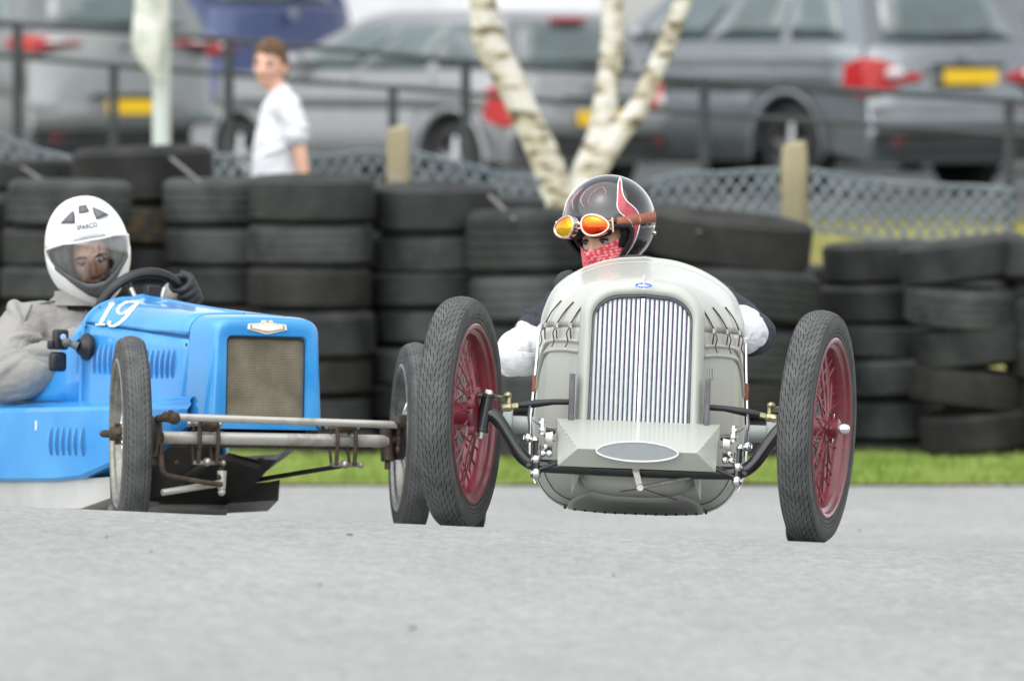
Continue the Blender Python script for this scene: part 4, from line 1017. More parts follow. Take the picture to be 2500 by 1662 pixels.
    tag(mb.build('undertray_bolts', M_rust, SIL), kind='stuff')
silver_body()

def arch_outline(hw_b, hw_t, z_b, z_s, z_top, rc, peak=0.0, n=14):
    """open outline from bottom left, up, round the top to bottom right"""
    L = [(-lerp(hw_b, hw_t, i / 7), lerp(z_b, z_s, i / 7)) for i in range(8)]
    P = []
    for i in range(1, n + 1):
        a = math.pi / 2 * i / n
        P.append((-hw_t + rc * (1 - math.cos(a)), z_s + (z_top - peak - z_s) * math.sin(a)))
    m = 8
    T = [(lerp(P[-1][0], 0, i / m), P[-1][1] + peak * (i / m)) for i in range(1, m + 1)]
    left = L + P + T
    return left + [(-x, z) for x, z in reversed(left[:-1])]
def silver_front():
    inner = arch_outline(.146, .142, .21, .615, .690, .085, .004)
    outer = arch_outline(.186, .178, .11, .632, .742, .11, .012)
    def blend(t, y, dz=0): return [V((lerp(a[0], b[0], t), y, lerp(a[1], b[1], t))) for a, b in zip(inner, outer)]
    mb = MB()
    mb.loft([blend(0, .150), blend(0, .118), blend(.05, .106), blend(.16, .0985), blend(.32, .096), blend(.55, .0985), blend(.78, .106), blend(.92, .117), blend(1, .132), blend(1, .172), blend(.9, .185)], False)
    sh = mb.build('radiator_shell', M_silver, SIL, angle=50)
    # central ridge at the top of the shell
    mb = MB(); mb.tube([(0, .098, .700), (0, .099, .720), (0, .112, .738), (0, .15, .746)], [.002, .004, .005, .004], 8); mb.build('shell_ridge', M_silver, sh)
    mb = MB(); mb.prism([(x, z) for x, z in inner] , lambda a, b, h: V((a * 1.0, h, b)), .1225, .149); mb.build('radiator_core', M_core, SIL, angle=0)
    # inner edge bead
    mb = MB(); mb.tube([V((x * .985, .112, z - .002)) for x, z in inner], .0035, 6); mb.build('opening_bead', M_darksteel, sh)
    def top_at(x):
        ax = abs(x)
        best = .5
        for (x0, z0), (x1, z1) in zip(inner[7:], inner[8:]):
            if x0 <= -ax <= x1 or abs(x0 + ax) < 1e-9: best = lerp(z0, z1, 0 if x1 == x0 else (-ax - x0) / (x1 - x0)); break
        return best
    for k in range(-10, 11):
        x = k * .01335
        big = k == 0
        w = .0062 if big else .0046
        zt = top_at(x) - .006
        y0 = .112 if not big else .104
        mb = MB()
        sec = [(-w, .008), (-w * .8, .002), (0, 0), (w * .8, .002), (w, .008), (0, .010)]
        pts = [(.24, 0), (zt - .016, 0), (zt - .005, .004), (zt, .014)]
        mb.loft([[V((x + a, y0 + b + dy, z)) for a, b in sec] for z, dy in pts], True, True, True)
        mb.build('grille_bar', M_chrome if big else M_bar, SIL, angle=40)
    # oval badge
    mb = MB(); el = [(.026 * math.cos(a), .0092 * math.sin(a)) for a in [2 * math.pi * i / 28 for i in range(28)]]
    fn = lambda a, b, h: V((a, .0985 - h + (.0 if b < 0 else b * .18), .716 + b))
    mb.prism(el, fn, -.004, .0022); bd = mb.build('badge', M_badge_blue, SIL)
    mb = MB(); mb.tube([fn(a, b, .0022) for a, b in el + el[:1]], .0010, 5); mb.build('badge_rim', M_white_paint, bd)
    mb = MB()
    for st in ([(-.017, -.004), (-.011, .0035), (-.008, .003), (-.009, -.004)], [(-.006, -.003), (-.002, .004), (.001, -.003), (.004, .0035)], [(.006, -.004), (.008, .002), (.013, .003), (.011, -.003)], [(-.014, -.001), (-.005, .0), (.005, -.0005)]):
        mb.tube([fn(a, b, .0026) for a, b in st], .0012, 5)
    mb.build('badge_script', M_white_paint, bd)
    # folded apron over the front cross member
    TLp, TRp, FL, FR, BL, BR = V((-.232, .07, .327)), V((.232, .07, .327)), V((-.168, -.130, .243)), V((.168, -.130, .243)), V((-.224, -.078, .192)), V((.224, -.078, .192))
    BKL, BKR = V((-.236, .13, .330)), V((.236, .13, .330))
    B2L, B2R = V((-.222, .05, .215)), V((.222, .05, .215))
    mb = MB(); mb.add([BKL, BKR, TLp, TRp, FL, FR, BL, BR, B2L, B2R], [(0, 2, 3, 1), (2, 4, 5, 3), (4, 6, 7, 5), (2, 6, 4), (3, 5, 7), (0, 8, 6, 2), (1, 3, 7, 9)])
    ap = mb.build('front_apron', M_silver, SIL, angle=20, bevel=.004, solid=.003)
    # lens shaped intake
    top = [(.116 * math.sin(t), .030 * (math.cos(t) ** 1.15 if math.cos(t) > 0 else 0)) for t in [-math.pi / 2 + math.pi * i / 20 for i in range(21)]]
    bot = [(x, -z * .85) for x, z in reversed(top[1:-1])]
    poly = top + bot
    mb = MB(); mb.prism(poly, lambda a, b, h: V((a, h, .238 + b)), -.137, -.05); lg = mb.build('apron_intake', M_punch, SIL, angle=20)
    mb = MB(); mb.tube([V((a, -.138, .238 + b)) for a, b in poly + poly[:1]], .0029, 6); mb.build('intake_rim', M_bar, lg)
    mb = MB()
    for s in (-1, 1):
        for k in range(7):
            p = (TLp if s < 0 else TRp).lerp(FL if s < 0 else FR, .1 + .13 * k); mb.sphere(p + V((s * .004, -.003, .0)), .0022, 6, 4)
        for k in range(3): mb.sphere(V((s * (.09 + .016 * k), -.126, .243)), .0026, 6, 4)
    tag(mb.build('apron_rivets', M_silver, ap), kind='stuff')
    # upright plates beside the shell
    for s in (-1, 1):
        mb = MB(); mb.box((s * .193, .088, .39), (.016, .05, .135)); mb.build('upright_plate', M_darksteel, SIL, bevel=.002)
    # drop axle
    pts = [(-.437, .005, .335), (-.405, 0, .322), (-.37, 0, .275), (-.328, 0, .217), (-.285, 0, .194), (-.2, 0, .190), (0, 0, .188), (.2, 0, .190), (.285, 0, .194), (.328, 0, .217), (.37, 0, .275), (.405, 0, .322), (.437, .005, .335)]
    mb = MB(); mb.tube(catmull(pts, 5), .0195, 16); mb.build('front_axle', M_black, SIL)
    for s in (-1, 1):
        # king pin with stub bracket and bolts
        ax = V((s * .437, 0, .335)); tilt = V((s * -.16, 0, 1)).normalized()
        mb = MB(); mb.tube([ax - tilt * .048, ax + tilt * .048], .0185, 16); mb.tube([ax - tilt * .056, ax - tilt * .044], .022, 16); mb.tube([ax + tilt * .044, ax + tilt * .055], .021, 16); mb.build('king_pin', M_black, SIL, bevel=.002)
        for e0, e1 in ((.054, .066), (-.056, -.074)):
            mb = MB(); mb.tube([ax + tilt * e0, ax + tilt * e1], [.012, .010], 10); mb.build('king_pin_bolt', M_chrome, SIL)
        mb = MB(); mb.tube(catmull([ax + tilt * .050, ax + V((s * .030, -.01, .046)), ax + V((s * .046, -.01, .022)), ax + V((s * .046, -.01, -.024)), ax + V((s * .026, -.01, -.048)), ax - tilt * .05], 5), .0085, 8); mb.build('stub_bracket', M_black, SIL)
        mb = MB(); mb.tube([ax + V((s * .03, -.004, 0)), ax + V((s * .075, 0, 0))], .017, 12); mb.build('stub_axle', M_dullmetal, SIL)
        # steering arm and black rod with plated joint
        mb = MB(); mb.tube(catmull([ax + tilt * .052, ax + V((-s * .03, .06, .045)), ax + V((-s * .055, .13, .043))], 4), .008, 8); mb.build('steering_arm', M_black, SIL)
        mb = MB(); mb.tube([(s * .20, .135, .377), (s * .245, .135, .3755), (s * .30, .135, .368), (s * .345, .135, .361)], [.0085, .0085, .0115, .0095], 10); mb.build('steering_rod', M_blackp, SIL)
        mb = MB(); mb.tube([(s * .345, .135, .361), (s * .362, .135, .358)], .0085, 6); mb.sphere((s * .372, .135, .355), .013, 10, 8); mb.tube([(s * .372, .135, .352), (s * .372, .135, .390)], .0065, 6); mb.sphere((s * .376, .13, .390), (.012, .012, .009), 10, 8); mb.tube([(s * .372, .135, .356), (s * .392, .13, .352)], .012, 8); mb.build('rod_end', M_brass, SIL)
        # friction damper cluster: chrome balls, discs and links
        mb = MB()
        for p, r in [((s * .288, -.03, .208), .0145), ((s * .286, -.035, .168), .0165), ((s * .312, .0, .268), .0135), ((s * .292, -.01, .262), .0125), ((s * .272, -.02, .292), .012), ((s * .276, -.02, .312), .010), ((s * .250, -.03, .226), .0105), ((s * .268, -.02, .226), .010), ((s * .262, -.02, .245), .0085)]:
            mb.sphere(p, r, 14, 10)
        mb.tube([(s * .305, .0, .268), (s * .325, .0, .268)], .008, 6); mb.tube([(s * .272, -.02, .28), (s * .272, -.02, .325)], .010, 10)
        mb.build('damper_joint', M_chrome, SIL)
        mb = MB(); mb.lathe([(-s * .010, .001), (-s * .010, .036), (s * .010, .036), (s * .012, .030), (s * .012, .001)], 24, (s * .252, .01, .268)); mb.build('damper_disc', M_dullmetal, SIL)
        mb = MB(); mb.tube([(s * .235, -.01, .290), (s * .272, -.02, .294)], .008, 8); mb.tube([(s * .290, -.03, .262), (s * .288, -.03, .208)], [.008, .0085], 8); mb.tube([(s * .288, -.03, .208), (s * .286, -.035, .168)], .010, 8); mb.tube([(s * .215, -.03, .206), (s * .286, -.03, .178)], .0045, 6); mb.tube([(s * .30, -.02, .195), (s * .312, -.02, .19)], .009, 6); mb.build('damper_link', M_black, SIL)
        mb = MB(); mb.tube(catmull([(s * .235, .0, .262), (s * .262, -.015, .272), (s * .276, -.02, .30), (s * .30, .02, .32)], 4), .0016, 5); mb.tube(catmull([(s * .31, .05, .36), (s * .313, .03, .33), (s * .309, .01, .30), (s * .31, 0, .26)], 4), .0035, 5); mb.build('brake_cable', M_darksteel, SIL)
    # hanging lever and diagonal tie
    mb = MB(); mb.box((.004, -.028, .166), (.020, .010, .06), Matrix.Rotation(rad(-16), 3, 'Y')); mb.lathe([(-.012, .001), (-.012, .012), (.012, .012), (.012, .001)], 14, (-.002, -.028, .196), 'Y'); mb.lathe([(-.009, .001), (-.009, .011), (.009, .011), (.009, .001)], 14, (.012, -.028, .14), 'Y'); mb.build('pull_lever', M_dullmetal, SIL, bevel=.002)
    mb = MB(); mb.tube([(.022, -.022, .142), (.188, .0, .185)], .0062, 8); mb.build('diagonal_tie', M_dullmetal, SIL)
    mb = MB(); mb.tube([(-.10, .25, .118), (.0, .0, .135), (.02, -.02, .142)], .002, 5); mb.tube([(.018, -.02, .138), (.12, .2, .11)], .002, 5); mb.build('tow_wire', M_darksteel, SIL)
    # rear axle
    mb = MB(); mb.tube([(-.44, 1.9, .33), (.44, 1.9, .33)], .026, 14); mb.build('rear_axle', M_pole, SIL)
    for s in (-1, 1):
        mb = MB(); mb.tube([(s * .385, 1.9, .33), (s * .415, 1.9, .33)], .045, 16); mb.build('axle_flange', M_pole, SIL, bevel=.003)
    for s in (-1, 1):
        race_wheel(SIL, 'front_wheel', (s * .507, 0, .330), -13.3, s * 1.0, .330, .095, .2475, M_red, M_red, M_red, s, nsp=22)
        race_wheel(SIL, 'rear_wheel', (s * .505, 1.9, .330), 0, 0, .330, .095, .2475, M_red, M_red, M_red, s, nsp=16)
    # end of the chassis
silver_front()
# ------------------------------------------------------------------ blue race car
MX_B = frame(662, 1299, 30.5, 29.0, -2.0, 2.0)
BLU = empty('race_car', matrix=MX_B)
tag(BLU, 'sky blue vintage race car with number 19 and square dusty radiator', 'race car', 'vintage race cars on track')

# nose / bonnet / cowl cross section: rounded top, straight sides
B_TAB = [  # y, half width bottom, half width top, z bottom, z joint, z top, corner radius
    (0.030, .203, .186, .318, .590, .668, .050), (0.20, .206, .190, .330, .596, .676, .058), (0.55, .212, .200, .330, .624, .706, .088), (0.90, .218, .210, .330, .650, .740, .108)]
def b_par(y): return [interp([(r[0], r[k]) for r in B_TAB], y) for k in range(1, 7)]
def b_ring(y, inset=0.0, n=7):
    """closed-top outline from the lower left, over the top, to the lower right"""
    wb, wt, zb, zj, zt, rc = b_par(y)
    wb -= inset; wt -= inset; zt -= inset
    L = [(-lerp(wb, wt, i / 8), lerp(zb, zt - rc, i / 8)) for i in range(9)]
    A = [(-wt + rc * (1.1 + .5 * smooth((y - .1) / .7)) * (1 - math.cos(a)), zt - rc + rc * math.sin(a) * .93) for a in [math.pi / 2 * i / n for i in range(1, n + 1)]]
    x0, z0 = A[-1]
    T = [(lerp(x0, 0, i / 5), z0 + (zt - z0) * (1 - (1 - i / 5) ** 2)) for i in range(1, 6)]
    h = L + A + T
    return [V((x, y, z)) for x, z in h] + [V((-x, y, z)) for x, z in reversed(h[:-1])]
def b_pt(y, t, off=0.0):
    """point on the outline at fraction t (0 lower left .. 1 lower right), pushed out"""
    R = b_ring(y); f = t * (len(R) - 1); i = min(int(f), len(R) - 2)
    p = R[i].lerp(R[i + 1], f - i); tn = (R[i + 1] - R[i]).normalized(); n = V((-tn.z, 0, tn.x))
    return p + n * off
def b_t_for_z(y, z):
    R = b_ring(y)
    for i in range(len(R) // 2):
        if R[i].z <= z <= R[i + 1].z: return (i + (z - R[i].z) / (R[i + 1].z - R[i].z)) / (len(R) - 1)
    return .3
def blue_body():
    # nose shell: outline swept from a rounded front edge back to the bonnet seam
    op = dict(x0=-.138, x1=.138, z0=.352, z1=.604)
    def opening(y, r=.018, grow=0.0):
        """same vertex count as the outline: rectangle with rounded corners, open at the bottom like the outline"""
        R = b_ring(.03); n = len(R); hw, zb, zt = .138 + grow, .352 - grow, .604 + grow
        L = [V((-hw, y, lerp(zb, zt - r, i / 8))) for i in range(9)]
        A = [V((-hw + r * (1 - math.cos(a)), y, zt - r + r * math.sin(a))) for a in [math.pi / 2 * i / 7 for i in range(1, 8)]]
        T = [V((lerp(-hw + r, 0, i / 5), y, zt)) for i in range(1, 6)]
        h = L + A + T
        return h + [V((-p.x, p.y, p.z)) for p in reversed(h[:-1])]
    def front(t, y):
        a, b = opening(y), b_ring(.03)
        return [V((lerp(p.x, q.x, t), y, lerp(p.z, q.z, t))) for p, q in zip(a, b)]
    mb = MB()
    mb.loft([opening(.075, grow=-.004), opening(.052), front(.06, .0445), front(.3, .042), front(.62, .040), front(.8, .043), front(.93, .056), front(1.0, .078)] + [b_ring(y) for y in (.10, .15, .20)], False)
    # strip below the opening
    R0 = front(.62, .040)
    mb.add([V((-.200, .078, .318)), V((-.195, .056, .318)), V((-.17, .042, .318)), V((.17, .042, .318)), V((.195, .056, .318)), V((.200, .078, .318)),
            V((-.200, .078, .354)), V((-.195, .056, .354)), V((-.17, .042, .354)), V((.17, .042, .354)), V((.195, .056, .354)), V((.200, .078, .354)), V((-.138, .052, .354)), V((.138, .052, .354)), V((-.19, .1, .318)), V((.19, .1, .318))],
           [(0, 1, 7, 6), (1, 2, 8, 7), (2, 3, 9, 8), (3, 4, 10, 9), (4, 5, 11, 10), (8, 9, 13, 12), (0, 14, 15, 5, 4, 3, 2, 1)])
    sh = mb.build('radiator_shell', M_blue, BLU, angle=45)
    mb = MB(); mb.add([V((-.137, .064, .352)), V((.137, .064, .352)), V((.137, .064, .603)), V((-.137, .064, .603))], [(0, 1, 2, 3)]); mb.build('radiator_core', M_mesh, BLU, angle=0, solid=.01)
    mb = MB(); mb.tube([p + V((0, -.001, 0)) for p in opening(.056, grow=-.003)], .0028, 6); mb.build('core_edging', M_rubber, BLU)
    # badge plate: gold-lined cream shield with a top tab
    out = [(-.066, .004), (-.068, -.016), (0, -.034), (.068, -.016), (.066, .004), (.02, .008), (.018, .018), (-.018, .018), (-.02, .008)]
    def fb(a, b, h): return V((a - .004, .041 - h + max(0, b) * .15, .640 + b * .82))
    mb = MB(); mb.prism(out, fb, -.008, .0035); bd = mb.build('badge', M_white_paint, BLU, angle=0)
    inn = [(x * .90, z * .80 - .002) for x, z in out]
    mb = MB(); mb.prism(inn, fb, .0, .0046); mb.build('badge_border', M_gold, bd, angle=0)
    inn2 = [(x * .80, z * .62 - .002) for x, z in out]
    mb = MB(); mb.prism(inn2, fb, .0, .0056); mb.build('badge_face', M_cream, bd, angle=0)
    mb = MB(); mb.sphere(fb(0, .012, .003), (.007, .003, .006), 10, 6); mb.build('badge_emblem', M_gold, bd)
    # bonnet: top lid and two side panels, a gap between
    ys = frange(.204, .90, .058)
    def strip(name, t0f, t1f, ys, m, n=16, off=0.0):
        mb = MB(); mb.loft([[b_pt(y, lerp(t0f(y), t1f(y), j / n), off) for j in range(n + 1)] for y in ys], False)
        return mb.build(name, m, BLU, angle=40, solid=.004)
    tj = lambda y: b_t_for_z(y, b_par(y)[3])
    lid = strip('bonnet_lid', lambda y: tj(y) + .006, lambda y: 1 - tj(y) - .006, ys, M_blue, 40, .002)
    strip('bonnet_side', lambda y: 0.0, lambda y: tj(y) - .002, ys, M_blue, 8)
    strip('bonnet_side', lambda y: 1 - tj(y) + .002, lambda y: 1.0, ys, M_blue, 8)
    mb = MB(); mb.loft([[V((p.x * .97, p.y, p.z - .008)) for p in b_ring(y)] for y in (.195, .55, .90)], False); mb.build('bonnet_frame', M_blue_in_louvre_shade, BLU, angle=40)
    mb = MB(); mb.tube([p for p in b_ring(.90)], .007, 8); mb.build('cowl_edge', M_blue, BLU)
    mb = MB(); mb.add([p for p in b_ring(.86, .012)], [tuple(range(len(b_ring(.86))))]); mb.build('dashboard', M_blackp, BLU, angle=0, solid=.01)
    # raised hinge along the top
    mb = MB(); mb.tube([V((0, y, b_par(y)[4] + .001)) for y in ys], .005, 8); mb.build('bonnet_hinge', M_blue, lid)
    # panel fasteners
    for y, z in ((.215, .578), (.215, .61), (.215, .372), (.885, .64), (.885, .70)):
        mb = MB(); p = b_pt(y, b_t_for_z(y, z), .001); mb.sphere(p, (.004, .005, .005), 8, 6); mb.build('panel_screw', M_rust, BLU)
    # louvres: pressed vertical ridges
    def louvre(y, z0, z1, x=None):
        mb = MB()
        def P(z, off): 
            if x is None: return b_pt(y, b_t_for_z(y, z), off)
            return V((x - off, y, z))
        rings = []
        for k in range(9):
            z = lerp(z0, z1, k / 8); h = .010 * math.sin(math.pi * min(.97, max(.03, k / 8))) ** .5
            c = P(z, 0)
            h *= 1.35
            rings.append([c + V((.002, -.0085, 0)), c + V((-h * .85, -.0035, 0)), c + V((-h, .000, 0)), c + V((-h * .55, .005, 0)), c + V((.002, .0085, 0))])
        mb.loft(rings, True, True, True)
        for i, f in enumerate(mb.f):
            if len(f) == 4 and i % 5 == 0: mb.m[i] = 1  # steep front face coloured darker to stand for the shaded opening
        return mb.build('louvre', [M_blue, M_blue_in_louvre_shade], BLU, angle=60)
    for k in range(6): louvre(.295 + .035 * k, .475, .562)
    for k in range(5): louvre(.675 + .035 * k, .492, .582)
    # lower body with side pods (both sides), sloping ledge in front
    for s in (-1, 1):
        X = lambda v: s * v
        # ledge profile along y: outer x, ledge z, bottom z
        tab = [(.145, .222, .388, .330), (.30, .27, .386, .262), (.46, .325, .383, .205), (.62, .358, .380, .160), (.80, .366, .378, .150), (1.1, .370, .376, .148), (1.5, .372, .376, .148), (1.9, .36, .39, .16), (2.2, .30, .42, .19)]
        if s > 0: tab = [(.80, .25, .378, .30), (.95, .34, .377, .18)] + tab[5:]
        mb = MB(); rings = []
        for y, xo, zl, zb in tab:
            xi = .205
            up = .030
            rings.append([V((X(xi), y, zl + up)), V((X(lerp(xi, xo, .55)), y, zl + up * .55)), V((X(xo - .012), y, zl + .004)), V((X(xo), y, zl - .010)), V((X(xo + .002), y, lerp(zl, zb, .5))), V((X(xo - .004), y, zb + .01)), V((X(xo - .014), y, zb)), V((X(.20), y, zb))])
        mb.loft(rings, False, flip=s > 0)
        pod = mb.build('side_pod', M_blue, BLU, angle=30)
        # upper side behind the bonnet, flaring outwards to the cockpit
        tab2 = [(.905, .218, .400, .215, .655), (1.0, .226, .405, .218, .585), (1.12, .24, .405, .232, .520), (1.3, .25, .405, .245, .475), (1.7, .26, .405, .255, .47), (2.0, .24, .41, .23, .55), (2.3, .17, .43, .15, .56)]
        mb = MB(); rings = []
        for y, x0, z0, x1, z1 in tab2:
            rings.append([V((X(lerp(x0, x1, t)), y, lerp(z0, z1, t))) for t in (0, .3, .6, .9, 1)] + [V((X(x1 - .012), y, z1 - .004))])
        mb.loft(rings, False, flip=s > 0)
        mb.build('cockpit_side', M_blue, BLU, angle=40, solid=.004)
        if s < 0:
            for k in range(6): 
                mb = MB(); y = .60 + .040 * k
                xo = interp([(r[0], r[1]) for r in tab], y) + .001
                rings = []
                for q in range(9):
                    z = lerp(.232, .318, q / 8); h = .010 * math.sin(math.pi * min(.97, max(.03, q / 8))) ** .5
                    h *= 1.35
                    rings.append([V((-xo + .004, y - .0095, z)), V((-xo - h * .85, y - .0035, z)), V((-xo - h, y + .0, z)), V((-xo - h * .55, y + .005, z)), V((-xo + .004, y + .0095, z))])
                mb.loft(rings, True, True, True)
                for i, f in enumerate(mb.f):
                    if len(f) == 4 and i % 5 == 0: mb.m[i] = 1  # pod louvres likewise: the opening's shade is put in as colour
                mb.build('louvre', [M_blue, M_blue_in_louvre_shade], pod, angle=60)
            mb = MB(); mb.box((-.3695, .905, .325), (.004, .006, .03)); mb.build('paint_chip', M_white_paint, pod)
        # pale undertray below the pod
        mb = MB(); rings = []
        for y, xo, z0, z1 in [(.52, .30, .165, .10), (.66, .335, .158, .065), (.9, .345, .150, .06), (1.5, .345, .150, .06), (2.0, .32, .16, .08)]:
            rings.append([V((X(xo), y, z0)), V((X(xo - .004), y, z1)), V((X(.12), y, z1 - .012))])
        mb.loft(rings, False, flip=s > 0); mb.build('undertray', M_tray, BLU, angle=30)
    # tail
    mb = MB(); rings = []
    for y, w, z0, z1 in [(1.72, .25, .25, .60), (1.9, .245, .25, .62), (2.1, .20, .28, .58), (2.35, .12, .33, .52), (2.55, .04, .38, .46)]:
        rings.append([V((w * math.cos(a) , y, (z0 + z1) / 2 + (z1 - z0) / 2 * math.sin(a))) for a in [2 * math.pi * i / 24 for i in range(24)]])
    mb.loft(rings, True, True, True); mb.build('tail', M_blue, BLU)
    mb = MB(); mb.box((0, 1.62, .40), (.42, .08, .46), Matrix.Rotation(rad(-14), 3, 'X')); mb.box((0, 1.4, .17), (.40, .42, .10)); mb.build('seat', M_leather, BLU, bevel=.035, bseg=3)
    mb = MB(); mb.box((0, 1.25, .12), (.36, 1.0, .03)); mb.build('floor', M_oily, BLU)
    # V shaped sump pan and chassis under the nose
    mb = MB(); rings = []
    for y, w, zt, zb, wbm in [(.16, .20, .30, .225, .10), (.4, .33, .285, .130, .13), (.68, .37, .245, .062, .165), (1.0, .36, .235, .055, .165)]:
        rings.append([V((-min(w, .25), y, zt)), V((-lerp(min(w, .25), wbm, .8), y, lerp(zt, zb, .7))), V((-wbm, y, zb)), V((wbm, y, zb)), V((lerp(w, wbm, .8), y, lerp(zt, zb, .7))), V((w, y, zt))])
    mb.loft(rings, False); mb.build('sump_pan', M_oily, BLU, angle=25)
    mb = MB(); mb.loft([[V((-.26, y, z)), V((.16, y, z))] for y, z in ((.60, .085), (.615, .055), (1.3, .045))], False); mb.build('floor_lip', M_under, BLU, solid=.006)
    for s in (-1, 1):
        mb = MB(); mb.box((s * .165, .55, .295), (.045, 1.0, .06)); mb.build('chassis_rail', M_oily, BLU, bevel=.004)
    mb = MB(); mb.box((0, .10, .300), (.40, .05, .022)); mb.build('front_crossmember', M_oily, BLU, bevel=.003)
blue_body()

def blue_number():
    # "19", italic with serifs, painted on the left shoulder of the cowl
    def pix(p):
        w = MX_B @ p; return V((1250 + w.x / w.y * F_PX, Y_HOR + (CAM_H - w.z) / w.y * F_PX)) / (2500 / 2359)
    tab = [(y, t, pix(b_pt(y, t, .004))) for y in frange(.60, .896, .012) for t in frange(.14, .47, .012)]
    def fn(p):
        y, t, q = min(tab, key=lambda e: (e[2] - p).length_squared)
        st = .012
        for _ in range(5):
            st /= 2
            y, t, q = min(((yy, tt, pix(b_pt(yy, tt, .004))) for yy in (y - st, y, y + st) for tt in (t - st, t, t + st)), key=lambda e: (e[2] - p).length_squared)
        return b_pt(min(y, .897), t, .0044)
    Z = lambda x, y: V((x * .27676, 415.2 + y * .27676, 0))
    def stroke(pts, w):
        mb = MB(); P = catmull([Z(*p) for p in pts], 4); L, Rr = [], []
        for i, p in enumerate(P):
            t = (P[min(i + 1, len(P) - 1)] - P[max(0, i - 1)]).normalized(); n = V((-t.y, t.x, 0)); ww = w * (.75 + .4 * abs(t.y))
            L.append(fn((p + n * ww).xy)); Rr.append(fn((p - n * ww).xy))
        mb.loft([L, Rr], False); return mb.build('race_number', M_white_paint, BLU, angle=60, solid=.0012)
    stroke([(832, 1196), (868, 1130), (905, 1068), (945, 1012)], 3.6)
    stroke([(792, 1200), (832, 1200), (875, 1200)], 2.6)
    stroke([(905, 1032), (925, 1022), (945, 1012)], 2.2)
    stroke([(1150, 1012), (1060, 1012), (1002, 1045), (978, 1090), (1010, 1110), (1060, 1088), (1110, 1045)], 2.8)
    stroke([(1152, 1012), (1085, 1092), (1012, 1172), (952, 1212), (906, 1206), (912, 1170)], 3.2)
blue_number()

